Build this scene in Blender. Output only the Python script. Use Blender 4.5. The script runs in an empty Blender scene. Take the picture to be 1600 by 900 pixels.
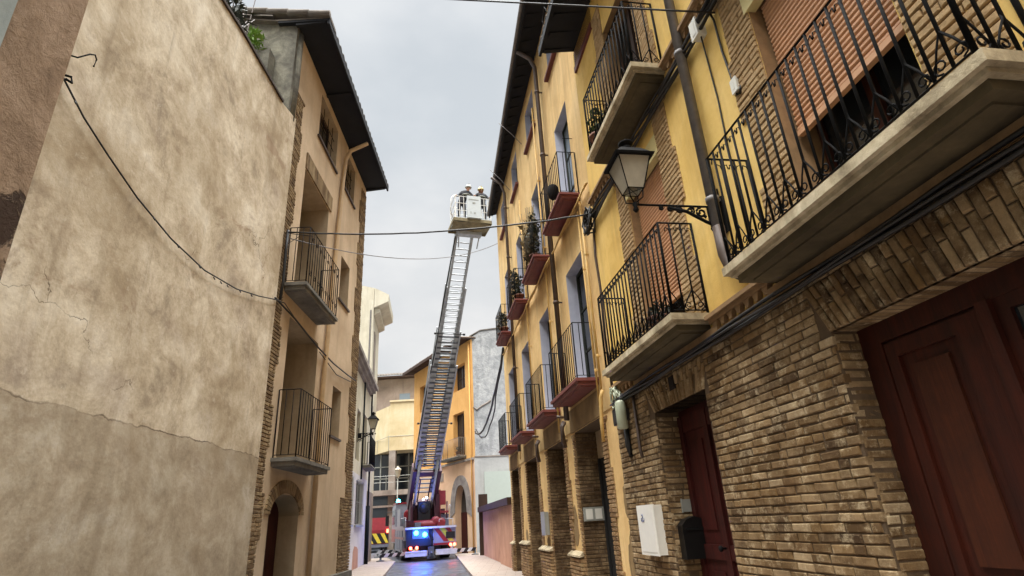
import bpy, math, random
from mathutils import Vector, Matrix
random.seed(7)
PI=math.pi; rad=math.radians
scene=bpy.context.scene; col=scene.collection
# ------------------------------------------------------------------ materials
def lin(h):
    h=h.lstrip('#'); r=[int(h[i:i+2],16)/255 for i in (0,2,4)]
    return tuple(x/12.92 if x<=.04045 else ((x+.055)/1.055)**2.4 for x in r)+(1,)
class N:
    def __init__(s,name):
        s.m=bpy.data.materials.new(name); s.m.use_nodes=True; s.t=s.m.node_tree; s.t.nodes.clear()
        s.out=s.n('ShaderNodeOutputMaterial'); s.b=s.n('ShaderNodeBsdfPrincipled'); s.l(s.b.outputs[0],s.out.inputs[0])
        s.tc=s.n('ShaderNodeTexCoord')
    def n(s,t,**k):
        o=s.t.nodes.new(t)
        for a,v in k.items(): setattr(o,a,v)
        return o
    def l(s,a,b): s.t.links.new(a,b)
    def noise(s,scale,detail=4,rough=.6,stretch=None,dist=0):
        o=s.n('ShaderNodeTexNoise'); o.inputs['Scale'].default_value=scale; o.inputs['Detail'].default_value=detail
        o.inputs['Roughness'].default_value=rough; o.inputs['Distortion'].default_value=dist
        if stretch:
            mp=s.n('ShaderNodeMapping'); mp.inputs['Scale'].default_value=stretch; s.l(s.tc.outputs['Object'],mp.inputs[0]); s.l(mp.outputs[0],o.inputs[0])
        else: s.l(s.tc.outputs['Object'],o.inputs[0])
        return o.outputs[0]
    def ramp(s,src,stops):
        o=s.n('ShaderNodeValToRGB'); e=o.color_ramp.elements
        while len(e)<len(stops): e.new(.5)
        for i,(p,c) in enumerate(stops):
            e[i].position=p; e[i].color=c if isinstance(c,tuple) else (c,c,c,1)
        s.l(src,o.inputs[0]); return o.outputs[0]
    def mix(s,fac,a,b,mode='MIX'):
        o=s.n('ShaderNodeMix',data_type='RGBA',blend_type=mode)
        for i,v in ((0,fac),(6,a),(7,b)):
            if hasattr(v,'links'): s.l(v,o.inputs[i])
            elif v is not None: o.inputs[i].default_value=v
        return o.outputs[2]
    def math(s,op,a,b=0):
        o=s.n('ShaderNodeMath',operation=op)
        for i,v in ((0,a),(1,b)):
            if hasattr(v,'links'): s.l(v,o.inputs[i])
            else: o.inputs[i].default_value=v
        return o.outputs[0]
    def sep(s):
        o=s.n('ShaderNodeSeparateXYZ'); s.l(s.tc.outputs['Object'],o.inputs[0]); return o.outputs
    def color(s,c):
        if hasattr(c,'links'): s.l(c,s.b.inputs['Base Color'])
        else: s.b.inputs['Base Color'].default_value=c
    def bump(s,h,strength=.5,dist=.01):
        o=s.n('ShaderNodeBump'); o.inputs['Strength'].default_value=strength; o.inputs['Distance'].default_value=dist
        s.l(h,o.inputs['Height']); s.l(o.outputs[0],s.b.inputs['Normal'])
    def set(s,rough=.8,metal=0,spec=None):
        s.b.inputs['Roughness'].default_value=rough; s.b.inputs['Metallic'].default_value=metal
        if spec is not None: s.b.inputs['Specular IOR Level'].default_value=spec
        return s.m
def plain(name,hexc,rough=.7,metal=0,var=.18,scale=6,bump=.15,bd=.004,spec=None):
    s=N(name); c=lin(hexc)
    d=tuple(x*(1-var) for x in c[:3])+(1,); b=tuple(min(1,x*(1+var)) for x in c[:3])+(1,)
    s.color(s.ramp(s.noise(scale,6,.65),[(.3,d),(.7,b)]))
    if bump: s.bump(s.noise(scale*12,4),bump,bd)
    return s.set(rough,metal,spec)
def stucco(name,base,dark,light,scale=.9,streak=None,bumpd=.006,fine=90,ground=None,grime=.35):
    s=N(name)
    c=s.ramp(s.noise(scale,7,.62,dist=.4),[(.32,lin(dark)),(.5,lin(base)),(.7,lin(light))])
    if streak: c=s.mix(s.ramp(s.noise(1.6,5,.6,stretch=(2.4,2.4,.22)),[(.5,0.),(.74,grime)]),c,lin(streak))
    c=s.mix(s.ramp(s.noise(14,5,.7),[(.42,0.),(.72,.35)]),c,lin(dark))
    if ground:
        z=s.sep()[2]; h=s.math('ADD',z,s.math('MULTIPLY',s.noise(1.4,5),1.6))
        c=s.mix(s.ramp(s.math('MULTIPLY',h,.4),[(.36,.85),(.62,0.)]),c,lin(ground))
    s.color(c)
    h=s.math('ADD',s.noise(fine,4,.7),s.math('MULTIPLY',s.noise(7,5,.6),1.2))
    s.bump(h,.55,bumpd)
    return s.set(.92,spec=.2)
def brickmat(name,stops,var=.5,chalk=.0):
    s=N(name)
    g=s.n('ShaderNodeNewGeometry')
    c=s.ramp(g.outputs['Random Per Island'],[(i/(len(stops)-1),lin(x)) for i,x in enumerate(stops)])
    c=s.mix(s.ramp(s.noise(22,6,.7),[(.35,.0),(.75,.45)]),c,lin('#4d3c2a'))
    c=s.mix(s.ramp(s.noise(3.2,6,.7),[(.45,0.),(.68,.35)]),c,lin('#c2a880'))
    if chalk:
        c=s.mix(s.ramp(s.noise(7,9,.8,dist=.1),[(.52,0.),(.66,chalk)]),c,lin('#cdbb98'))
    s.color(c); s.bump(s.math('ADD',s.noise(60,5,.7),s.math('MULTIPLY',s.noise(16,4),1.0)),.8,.007)
    return s.set(.93,spec=.2)
def emis(name,c,st):
    s=N(name); s.color(c); s.b.inputs['Emission Color'].default_value=c; s.b.inputs['Emission Strength'].default_value=st
    return s.set(.3)
M={}
# the big bare rendered wall: worn patches, runs, smoother darker cement below a lap line
def big_wall():
    s=N('old_lime_render')
    c=s.ramp(s.noise(1.5,13,.76,dist=.25),[(.36,lin('#a09079')),(.46,lin('#c3b297')),(.54,lin('#d6c7ad')),(.64,lin('#e6dac4'))])
    c=s.mix(s.ramp(s.noise(2.8,12,.78,dist=.3),[(.50,0.),(.68,.55)]),c,lin('#98826a'))
    c=s.mix(s.ramp(s.noise(.55,6,.6,dist=.6),[(.48,0.),(.66,.6)]),c,lin('#96805f'))
    c=s.mix(s.ramp(s.noise(.9,5,.55,dist=.4),[(.55,0.),(.7,.35)]),c,lin('#a9998c'))
    c=s.mix(s.ramp(s.noise(1.5,7,.7,stretch=(3.2,3.2,.25)),[(.58,0.),(.74,.4)]),c,lin('#776856'))
    c=s.mix(s.ramp(s.noise(5.5,10,.8,dist=.5),[(.57,0.),(.63,.5)]),c,lin('#d4c7b1'))
    c=s.mix(s.ramp(s.noise(9,9,.8,dist=.3),[(.60,0.),(.68,.45)]),c,lin('#7d6a55'))
    c=s.mix(s.ramp(s.noise(.7,5,.6,stretch=(3.,3.,.5),dist=.3),[(.60,0.),(.72,.4)]),c,lin('#857157'))
    c=s.mix(s.ramp(s.noise(.75,6,.7,dist=1.2),[(.60,0.),(.66,.5)]),c,lin('#8c6f55'))
    z=s.sep()[2]
    lo=s.ramp(s.noise(.8,9,.66,dist=.8),[(.3,lin('#655740')),(.48,lin('#80705a')),(.7,lin('#988770'))])
    lo=s.mix(s.ramp(s.noise(.7,7,.65,stretch=(1.6,1.6,.5),dist=.5),[(.55,0.),(.68,.6)]),lo,lin('#75624a'))
    edge=s.math('ADD',z,s.math('MULTIPLY',s.noise(2.0,6,.6),.22))
    lowm=s.math('LESS_THAN',edge,2.86)
    c=s.mix(s.math('MULTIPLY',lowm,.42),c,lo)
    line=s.math('LESS_THAN',s.math('ABSOLUTE',s.math('SUBTRACT',edge,2.86)),.009)
    lg=s.ramp(s.noise(1.2,4),[(.4,0.),(.6,.8)]); c=s.mix(s.math('MULTIPLY',line,lg),c,lin('#5d4e3d'))
    # hairline cracks
    v=s.n('ShaderNodeTexVoronoi',feature='DISTANCE_TO_EDGE'); v.inputs['Scale'].default_value=.55
    nz=s.n('ShaderNodeTexNoise'); nz.inputs['Scale'].default_value=2.5; nz.inputs['Detail'].default_value=8; s.l(s.tc.outputs['Object'],nz.inputs[0])
    vm=s.n('ShaderNodeVectorMath',operation='ADD'); vs=s.n('ShaderNodeVectorMath',operation='SCALE'); vs.inputs['Scale'].default_value=.9
    s.l(nz.outputs[1],vs.inputs[0]); s.l(vs.outputs[0],vm.inputs[0]); s.l(s.tc.outputs['Object'],vm.inputs[1]); s.l(vm.outputs[0],v.inputs[0])
    cr=s.math('LESS_THAN',v.outputs[0],.0022)
    part=s.ramp(s.noise(.7,2),[(.58,0.),(.62,1.)])
    crk=s.math('MULTIPLY',s.math('MULTIPLY',cr,part),.7)
    c=s.mix(crk,c,lin('#54432f'))
    s.color(c)
    h=s.math('ADD',s.math('MULTIPLY',s.noise(1.3,5,.5),1.6),s.math('MULTIPLY',s.noise(26,6,.75),.22))
    h=s.math('SUBTRACT',h,s.math('MULTIPLY',crk,.6)); h=s.math('SUBTRACT',h,s.math('MULTIPLY',lowm,.35))
    s.bump(h,.7,.02)
    return s.set(.93,spec=.2)
M['bigwall']=big_wall()
def pink_pier():
    s=N('rough_pink_render')
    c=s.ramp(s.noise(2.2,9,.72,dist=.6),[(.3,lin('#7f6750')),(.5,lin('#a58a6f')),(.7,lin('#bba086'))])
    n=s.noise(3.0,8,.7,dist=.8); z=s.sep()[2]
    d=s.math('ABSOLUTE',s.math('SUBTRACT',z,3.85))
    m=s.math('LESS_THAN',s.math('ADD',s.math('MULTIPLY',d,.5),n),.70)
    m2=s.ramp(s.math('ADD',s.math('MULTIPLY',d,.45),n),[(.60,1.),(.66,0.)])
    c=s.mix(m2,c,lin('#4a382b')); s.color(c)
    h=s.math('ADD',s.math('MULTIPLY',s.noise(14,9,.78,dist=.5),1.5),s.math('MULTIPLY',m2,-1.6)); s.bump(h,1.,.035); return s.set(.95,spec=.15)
M['pinkwall']=pink_pier()
M['bluegrey']=stucco('blue_grey_render','#8b918c','#737a76','#a3a8a2',1.0,'#5b605c',.006)
M['cap']=plain('dark_coping','#3a2d22',.9)
M['L_stucco']=stucco('ochre_pink_stucco','#c8b193','#b59d7f','#d8c2a4',.6,'#857664',.004,70,ground='#85765c')
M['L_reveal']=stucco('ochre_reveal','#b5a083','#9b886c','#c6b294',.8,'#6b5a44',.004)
M['L_grey']=stucco('grey_cement_render','#6e6b60','#4a4740','#93907f',2.2,'#3f3c35',.02,25)
M['A_stucco']=stucco('yellow_stucco','#dfbb6c','#cda557','#e8c77f',.9,'#a58350',.007,100,grime=.5)
M['B_stucco']=stucco('ochre_yellow_stucco','#dcbb82','#c5a06a','#e6c894',.8,'#9a7b55',.006,110,ground='#b59a6a',grime=.6)
M['A_ground']=plain('mortar','#54432f',.95,var=.25,scale=9,bump=.6,bd=.006)
M['brick']=brickmat('hand_made_brick',['#3f2e1d','#5b4529','#745a38','#4d3a25','#826846','#604a2e','#927a59','#47341f','#6b5234','#a18c6c'],chalk=.6)
M['brick_pil']=brickmat('tan_pilaster_brick',['#a0835c','#b2956c','#987b55','#be9f76','#a98b62'],chalk=.25)
M['brickB']=brickmat('old_brick_trim',['#6a5238','#836647','#977a55','#74583e','#a28962'])
M['brickD']=brickmat('dark_jamb_brick',['#3a2b1d','#4b3925','#5a462e','#43321f','#66503a'])  # darker brown brick for the doorway jambs
M['brickL']=brickmat('weathered_brick',['#5c4a36','#7c6447','#96805e','#6a5540','#a5906c'])
M['lilac']=stucco('lilac_paint','#b9bccb','#a5a9ba','#c6c9d6',.8,'#8d909f',.002)
M['tan']=stucco('tan_lintel_render','#8a7350','#6d5a3f','#9d855f',1.2,'#584832',.006)
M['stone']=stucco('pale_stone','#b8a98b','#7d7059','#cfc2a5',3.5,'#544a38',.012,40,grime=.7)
M['stoneshade']=stucco('shaded_stone_soffit','#554b37','#40382a','#665a42',1.5,'#2f281d',.003)  # slab undersides: their shade is put into a darker stone colour
M['conc']=stucco('grey_slab','#77736a','#5c5952','#8b877c',2,'#45423c',.005)
M['redslab']=plain('dark_red_painted_slab','#6b3530',.6,var=.25,scale=5,bump=.3)
M['redboard']=plain('red_brown_sill','#62302a',.6,var=.2)
M['iron']=plain('black_iron','#0b0a0a',.85,.0,var=.3,scale=30,bump=.3,bd=.002,spec=.2)
M['ironbrown']=plain('rusty_brown_iron','#17100c',.85,.0,var=.4,scale=20,spec=.2)
M['irongreen']=plain('dark_green_iron','#121516',.85,.0,spec=.2)
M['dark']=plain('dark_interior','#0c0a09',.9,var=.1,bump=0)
M['black']=plain('black_rubber','#0e0d0d',.6,var=.2)
M['cable']=plain('black_cable','#15120f',.55,var=.3,scale=12)
M['beige']=plain('painted_cable','#bd9b5c',.7)
M['eave']=plain('dark_eave_boards','#15171c',.9,var=.3,scale=3,bump=.3)
M['eavewood']=plain('old_brown_rafters','#3d2b22',.85,var=.35)
M['tile']=plain('old_clay_tile','#6e5c4c',.9,var=.35,scale=3,bump=.5,bd=.01)
M['tilegrey']=plain('grey_lichen_tile','#6a6259',.9,var=.35,scale=4,bump=.5,bd=.01)
M['zinc']=plain('grey_zinc_pipe','#6b6663',.55,.1,var=.25,scale=8)
M['brownpipe']=plain('brown_pipe','#4a3c33',.55,.2,var=.3)
M['creampipe']=plain('cream_pipe','#bb9d74',.5,var=.12)
M['shutter']=plain('salmon_shutter','#c4956f',.6,var=.12,scale=3,bump=.1)
M['cream']=plain('cream_panel','#cdbf86',.7,var=.08)
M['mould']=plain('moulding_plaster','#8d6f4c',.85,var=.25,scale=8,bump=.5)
M['wood']=None
def wood(name,a,b,rough=.45,sc=2):
    s=N(name); c=s.ramp(s.noise(sc,7,.7,stretch=(9,9,.6),dist=.5),[(.3,lin(a)),(.7,lin(b))]); s.color(c)
    c2=s.mix(s.ramp(s.noise(2.5,7,.7),[(.45,0.),(.7,.5)]),c,lin('#120a07')); s.color(c2)
    s.bump(s.noise(30,4,stretch=(4,4,.3)),.35,.003); return s.set(.62,0,.25)
M['redwood']=wood('varnished_red_wood','#260c05','#431809',.6)
M['redwood2']=wood('varnished_orange_wood','#34160a','#4c2410',.6)
M['darkwood']=wood('dark_red_door','#2b0d0a','#47150f',.6)
M['brownwood']=wood('brown_window_wood','#2e2019','#4b3529',.55)
M['greenwood']=wood('dark_green_shutter','#20241f','#363a32',.6)
def glass(name,h='#20252a',rough=.12):
    s=N(name); s.color(lin(h)); return s.set(rough,0,.6)
M['glass']=glass('window_glass'); M['glassl']=glass('pale_window_glass','#7b8790',.15)
def lampglass():
    s=N('frosted_lamp_glass'); s.color(s.ramp(s.noise(5,4),[(.3,lin('#a9a08c')),(.7,lin('#c9c0aa'))]))
    s.b.inputs['Transmission Weight'].default_value=.35; return s.set(.6)
M['lampglass']=lampglass()
M['white']=plain('white_paint','#d6d3ca',.6,var=.05,scale=3,bump=.05)
M['plaswhite']=plain('white_plastic','#d8d6cc',.45,var=.05,bump=.03)
M['plasgrey']=plain('grey_plastic','#8d8e86',.5,var=.1)
M['plasgreen']=plain('pale_green_plastic','#aab097',.5,var=.1)
M['boxdark']=plain('dark_iron_box','#0f0e0e',.45,.3,var=.2)
M['W_low']=stucco('white_render','#c6c0bc','#b4adaa','#d2cdc9',1.0,'#9d9590',.003)
M['W_up']=stucco('cream_render','#c5baa0','#b3a88c','#d1c7af',1.0,'#9f957f',.003)
M['C_wall']=stucco('pale_cream_render','#c9c2ad','#b8af98','#d6d0bd',.6,'#968e7a',.003,grime=.5)
M['K_cream']=stucco('light_cream_parapet','#d0c09a','#c0af87','#dccfb0',.5,'#b8a57a',.003)
M['K_conc']=stucco('grey_concrete','#8d8379','#70675f','#a39a90',.8,'#57504a',.004)
M['K_grey']=stucco('grey_brown_render','#8f8074','#776a60','#a3958a',.5,'#655a52',.003)
M['O_orange']=stucco('orange_stucco','#d3a262','#c69555','#dbad6f',.5,'#b5854d',.003)
M['O_pink']=stucco('peach_stucco','#ceac8c','#c09d7e','#d8b99a',.5,'#b08d70',.003)
M['G_grey']=stucco('grey_white_peeling_render','#a4a5a5','#8a8c8c','#bebebc',2.4,'#747677',.05,9,grime=.5)
M['G_low']=stucco('grey_white_smooth_render','#b0b0ac','#9a9a97','#c2c2be',1.0,'#888',.004) if False else stucco('grey_white_smooth_render','#adadaa','#9d9d9a','#bbbbb7',1.0,'#868683',.004)
M['pinklow']=stucco('terracotta_pink_render','#b58a71','#a07660','#c49b82',1.0,'#886450',.004)
M['archstone']=stucco('grey_arch_stone','#857d78','#6b6460','#989089',2,'#5a5450',.006)
M['banner']=plain('pale_green_grey_board','#aeb7ae',.7,var=.03,bump=0)
# ground
def road():
    s=N('wet_cobbles')
    v=s.n('ShaderNodeTexVoronoi',feature='F1'); v.inputs['Scale'].default_value=9; s.l(s.tc.outputs['Object'],v.inputs[0])
    c=s.ramp(s.noise(1.2,6),[(.3,lin('#494c55')),(.7,lin('#656975'))]); c=s.mix(s.ramp(v.outputs[0],[(.3,0.),(.62,.8)]),c,lin('#2c2e33'))
    s.color(c); s.bump(s.math('MULTIPLY',v.outputs[0],-1),.5,.02)
    r=s.ramp(s.noise(.8,3),[(.4,.30),(.6,.55)]); s.l(r,s.b.inputs['Roughness']); return s.m
M['road']=road()
def pave():
    s=N('paving_slabs'); b=s.n('ShaderNodeTexBrick'); s.l(s.tc.outputs['Object'],b.inputs[0]); b.inputs['Scale'].default_value=1
    b.inputs['Brick Width'].default_value=.6;b.inputs['Row Height'].default_value=.4;b.inputs['Mortar Size'].default_value=.008
    b.inputs['Color1'].default_value=lin('#988a7f');b.inputs['Color2'].default_value=lin('#a5968a');b.inputs['Mortar'].default_value=lin('#6f655d')
    c=s.mix(s.ramp(s.noise(2,6,.7),[(.4,0.),(.7,.5)]),b.outputs[0],lin('#8c7d72')); s.color(c); s.bump(s.noise(30,5),.4,.006); return s.set(.7)
M['pave']=pave()
M['ground']=plain('earth_and_asphalt','#575553',.9)
# ------------------------------------------------------------------ mesh helper
class MB:
    def __init__(s): s.v=[];s.f=[];s.mi=[];s.sm=[]
    def add(s,vs,fs,mi=0,sm=False):
        o=len(s.v); s.v+= [tuple(v) for v in vs]
        for f in fs: s.f.append(tuple(i+o for i in f)); s.mi.append(mi); s.sm.append(sm)
    def box(s,x0,x1,y0,y1,z0,z1,mi=0,T=None):
        if x0>x1:x0,x1=x1,x0
        if y0>y1:y0,y1=y1,y0
        if z0>z1:z0,z1=z1,z0
        vs=[(x,y,z) for x in(x0,x1) for y in(y0,y1) for z in(z0,z1)]
        if T: vs=[T(v) for v in vs]
        s.add(vs,[(0,1,3,2),(4,6,7,5),(0,4,5,1),(2,3,7,6),(0,2,6,4),(1,5,7,3)],mi)
        return s
    def hexa(s,v8,mi=0): # bottom 4 ccw, top 4 ccw
        s.add(v8,[(3,2,1,0),(4,5,6,7),(0,1,5,4),(1,2,6,5),(2,3,7,6),(3,0,4,7)],mi); return s
    def quad(s,a,b,c,d,mi=0): s.add([a,b,c,d],[(0,1,2,3)],mi); return s
    def prism(s,poly,axis,a0,a1,mi=0):
        n=len(poly)
        def P(p,a): return (a,p[0],p[1]) if axis=='x' else (p[0],a,p[1]) if axis=='y' else (p[0],p[1],a)
        s.add([P(p,a0) for p in poly]+[P(p,a1) for p in poly],[tuple(range(n))[::-1],tuple(range(n,2*n))]+[(i,(i+1)%n,(i+1)%n+n,i+n) for i in range(n)],mi); return s
    def tube(s,pts,r,k=6,mi=0,closed=False,sm=True,r1=None):
        pts=[Vector(p) for p in pts]; n=len(pts)
        up=None; rings=[]
        for i,p in enumerate(pts):
            if closed: t=pts[(i+1)%n]-pts[i-1]
            else: t=pts[min(i+1,n-1)]-pts[max(i-1,0)]
            if t.length<1e-9: t=Vector((0,0,1))
            t.normalize()
            if up is None: up=Vector((0,0,1)) if abs(t.z)<.9 else Vector((1,0,0))
            a=t.cross(up)
            if a.length<1e-4: a=t.cross(Vector((1,0.3,0)))
            a.normalize(); b=t.cross(a); up=-b if False else up
            rr=r if r1 is None else r+(r1-r)*i/max(1,n-1)
            rings.append([p+a*math.cos(2*PI*j/k)*rr+b*math.sin(2*PI*j/k)*rr for j in range(k)])
        vs=[v for q in rings for v in q]; fs=[]
        m=n if closed else n-1
        for i in range(m):
            for j in range(k):
                a=i*k+j;b=i*k+(j+1)%k;c=((i+1)%n)*k+(j+1)%k;d=((i+1)%n)*k+j
                fs.append((a,b,c,d))
        if not closed: fs+= [tuple(range(k))[::-1],tuple((n-1)*k+j for j in range(k))]
        s.add(vs,fs,mi,sm); return s
    def bar(s,a,b,w,mi=0): return s.tube([a,b],w*.7,4,mi,sm=False)
    def lathe(s,c,prof,k=16,mi=0,axis='z',sm=True):
        vs=[];n=len(prof)
        for r,h in prof:
            for j in range(k):
                x,y=r*math.cos(2*PI*j/k),r*math.sin(2*PI*j/k)
                q=(x,y,h) if axis=='z' else (h,x,y) if axis=='x' else (x,h,y)
                vs.append((c[0]+q[0],c[1]+q[1],c[2]+q[2]))
        fs=[(i*k+j,i*k+(j+1)%k,(i+1)*k+(j+1)%k,(i+1)*k+j) for i in range(n-1) for j in range(k)]
        fs+=[tuple(range(k))[::-1],tuple((n-1)*k+j for j in range(k))]
        s.add(vs,fs,mi,sm); return s
    def wall(s,x0,x1,z0,z1,y0,y1,holes=(),mi=0,mr=None,back=True):
        """slab in x,z with rectangular holes (hx0,hx1,hz0,hz1); mr = material of the reveals"""
        if mr is None: mr=mi
        xs=sorted(set([x0,x1]+[min(max(h[i],x0),x1) for h in holes for i in(0,1)])); zs=sorted(set([z0,z1]+[min(max(h[i],z0),z1) for h in holes for i in(2,3)]))
        # split long spans so bump/AO stay sane
        def solid(i,j):
            if i<0 or j<0 or i>=len(xs)-1 or j>=len(zs)-1: return None
            cx=(xs[i]+xs[i+1])/2;cz=(zs[j]+zs[j+1])/2
            return not any(h[0]<cx<h[1] and h[2]<cz<h[3] for h in holes)
        for i in range(len(xs)-1):
            for j in range(len(zs)-1):
                if not solid(i,j): continue
                a,b,c,d=xs[i],xs[i+1],zs[j],zs[j+1]
                s.quad((b,y1,c),(a,y1,c),(a,y1,d),(b,y1,d),mi)
                if back: s.quad((a,y0,c),(b,y0,c),(b,y0,d),(a,y0,d),mi)
                for (di,dj,q) in ((-1,0,[(a,y1,c),(a,y0,c),(a,y0,d),(a,y1,d)]),(1,0,[(b,y0,c),(b,y1,c),(b,y1,d),(b,y0,d)]),(0,-1,[(a,y1,c),(b,y1,c),(b,y0,c),(a,y0,c)]),(0,1,[(a,y0,d),(b,y0,d),(b,y1,d),(a,y1,d)])):
                    t=solid(i+di,j+dj)
                    if t is True: continue
                    s.quad(*q,mr if t is False else mi)
        return s
    def bricks(s,a0,a1,z0,z1,P,bw=.25,bh=.062,mo=.013,depth=.05,proud=.012,seed=1,holes=(),tooth=None,stagger=True,mi=0,jit=.006):
        """P(a,out,z)->xyz ; bricks fill a0..a1 x z0..z1 ; tooth=(left,right) toothing lengths"""
        R=random.Random(seed); k=0; z=z0
        while z+bh*.6<z1:
            h=min(bh,z1-z-.003)*(1+R.uniform(-.07,.03))
            l=a0;r=a1
            if tooth:
                if (k//11)%2: l+=tooth[0]; r-=tooth[1]
            x=l-(bw*.5 if (k%2 and stagger) else 0)-R.uniform(0,.05)
            while x<r-.01:
                w=bw*R.uniform(.86,1.1)
                if R.random()<.12: w*=.5
                if x+w>r-.09: w=r-x+.001
                xa=max(x,l);xb=min(x+w,r)
                if xa==l and xb-xa<.06: x=xa-.0; w=max(w,.12); xb=min(x+w,r)
                if xb-xa>.035:
                    cx=(xa+xb)/2; segs=[(xa,xb)]
                    for hh in holes:
                        if hh[2]-.01<z+h*.5<hh[3]:
                            ns=[]
                            for (p,q) in segs:
                                if q<=hh[0] or p>=hh[1]: ns.append((p,q))
                                else:
                                    if p<hh[0]-.03: ns.append((p,hh[0]))
                                    if q>hh[1]+.03: ns.append((hh[1],q))
                            segs=ns
                    for (p,q) in segs:
                        if q-p>.035: s.brick(p,q-mo,z,z+h-mo*.5,P,depth,proud,R,mi,jit)
                x+=w
            z+=bh+mo*.4; k+=1
        return s
    def brick(s,p,q,za,zb,P,depth,proud,R,mi=0,jit=.006):
        o=proud+R.uniform(-jit,jit); e=min(.0075,(zb-za)*.2); j=lambda a=.004:R.uniform(-a,a)
        t=R.uniform(-.0015,.0015)
        b=[(p+j(),za+j(.003)+t),(q+j(),za+j(.003)-t),(q+j(),zb+j(.003)-t),(p+j(),zb+j(.003)+t)]
        cx=(p+q)/2;cz=(za+zb)/2
        vs=[P(a,-depth,z) for a,z in b]+[P(a,o-e,z) for a,z in b]
        vs+=[P(a+(e if a<cx else -e)*1.3,o+R.uniform(-.002,.0015),z+(e if z<cz else -e)) for a,z in b]
        fs=[(0,1,5,4),(1,2,6,5),(2,3,7,6),(3,0,4,7),(4,5,9,8),(5,6,10,9),(6,7,11,10),(7,4,8,11),(8,9,10,11)]
        s.add(vs,fs,mi)
def mesh_ob(name,mb,mats,loc=(0,0,0),rot=0,parent=None,off=None):
    me=bpy.data.meshes.new(name); off=off if off is not None else (0,0,0)
    me.from_pydata([(v[0]-off[0],v[1]-off[1],v[2]-off[2]) for v in mb.v],[],mb.f)
    mats=mats if isinstance(mats,(list,tuple)) else [mats]
    for m in mats: me.materials.append(m)
    me.polygons.foreach_set('material_index',mb.mi); me.polygons.foreach_set('use_smooth',mb.sm)
    me.update(); me.validate()
    import bmesh
    o=bpy.data.objects.new(name,me); col.objects.link(o)
    o.location=loc; o.rotation_euler=(0,0,rot); o.parent=parent
    return o
def tag(o,label,cat,group=None,kind=None):
    if label: o['label']=label
    if cat: o['category']=cat
    if group: o['group']=group
    if kind: o['kind']=kind
    return o
class Frame:
    def __init__(s,ox,oy,ang): s.o=(ox,oy); s.a=ang; s.base={}
    def W(s,x,y,z): c,n=math.cos(s.a),math.sin(s.a); return (s.o[0]+x*c-y*n,s.o[1]+x*n+y*c,z)
    def root(s,name,x,y,z,label,cat,group=None):
        o=bpy.data.objects.new(name,None); col.objects.link(o); o.empty_display_size=.3
        o.location=s.W(x,y,z); o.rotation_euler=(0,0,s.a); s.base[o.name]=(x,y,z); tag(o,label,cat,group); return o
    def part(s,name,mb,mats,parent):
        """mb authored in frame coordinates; the part's origin is the middle of its own box"""
        b=s.base[parent.name]
        n=len(mb.v); c=[(min(v[i] for v in mb.v)+max(v[i] for v in mb.v))/2 for i in range(3)]; c[2]=min(v[2] for v in mb.v); c=tuple(c)
        o=mesh_ob(name,mb,mats,(c[0]-b[0],c[1]-b[1],c[2]-b[2]),0,parent,c); s.base[o.name]=c; return o
    def top(s,name,mb,mats,label,cat,group=None,kind=None):
        c=[(min(v[i] for v in mb.v)+max(v[i] for v in mb.v))/2 for i in range(3)]; c[2]=min(v[2] for v in mb.v)
        o=mesh_ob(name,mb,mats,s.W(*c),s.a,None,c); s.base[o.name]=tuple(c); return tag(o,label,cat,group,kind)
def copy_tree(o,parent=None):
    c=o.copy(); col.objects.link(c); c.parent=parent
    for ch in list(o.children): copy_tree(ch,c)
    return c
def frame_from(az,px,py,side):
    """az: street azimuth in degrees; side 'R': x runs away from camera, y towards street; 'L': x runs back"""
    a=rad(az); return Frame(px,py,PI/2-a if side=='R' else -PI/2-a)
nr=(math.cos(rad(-9.9)),-math.sin(rad(-9.9))); FR=frame_from(-9.9,nr[0]*3,nr[1]*3,'R')
nl=(math.cos(rad(-2)),-math.sin(rad(-2))); FL=frame_from(-2,-nl[0]*4,-nl[1]*4,'L')
FW=frame_from(-8.5,-7.59,28.85,'L'); FO=frame_from(-32,-2.8,33.9,'R')
WORLD=Frame(0,0,0)
# ------------------------------------------------------------------ shapes shared by buildings
def slab(mb,x0,x1,w0,w1,zt,t=.1,style='stone'):
    if style=='stone':
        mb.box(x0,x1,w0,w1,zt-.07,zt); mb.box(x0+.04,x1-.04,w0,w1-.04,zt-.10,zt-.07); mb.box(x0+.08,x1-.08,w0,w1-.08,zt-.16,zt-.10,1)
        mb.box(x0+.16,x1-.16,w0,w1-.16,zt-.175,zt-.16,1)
    else:
        mb.box(x0,x1,w0,w1,zt-t*.45,zt); mb.box(x0+.04,x1-.04,w0,w1-.04,zt-t,zt-t*.45)
        mb.box(x0+.12,x1-.12,w0,w1-.11,zt-t-.012,zt-t)
    return mb
def spiral(cx,cz,r,turns,dirn,a0,n=12):
    return [(cx+math.cos(a0+dirn*2*PI*turns*i/n)*r*(1-.72*i/n),cz+math.sin(a0+dirn*2*PI*turns*i/n)*r*(1-.72*i/n)) for i in range(n+1)]
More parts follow.
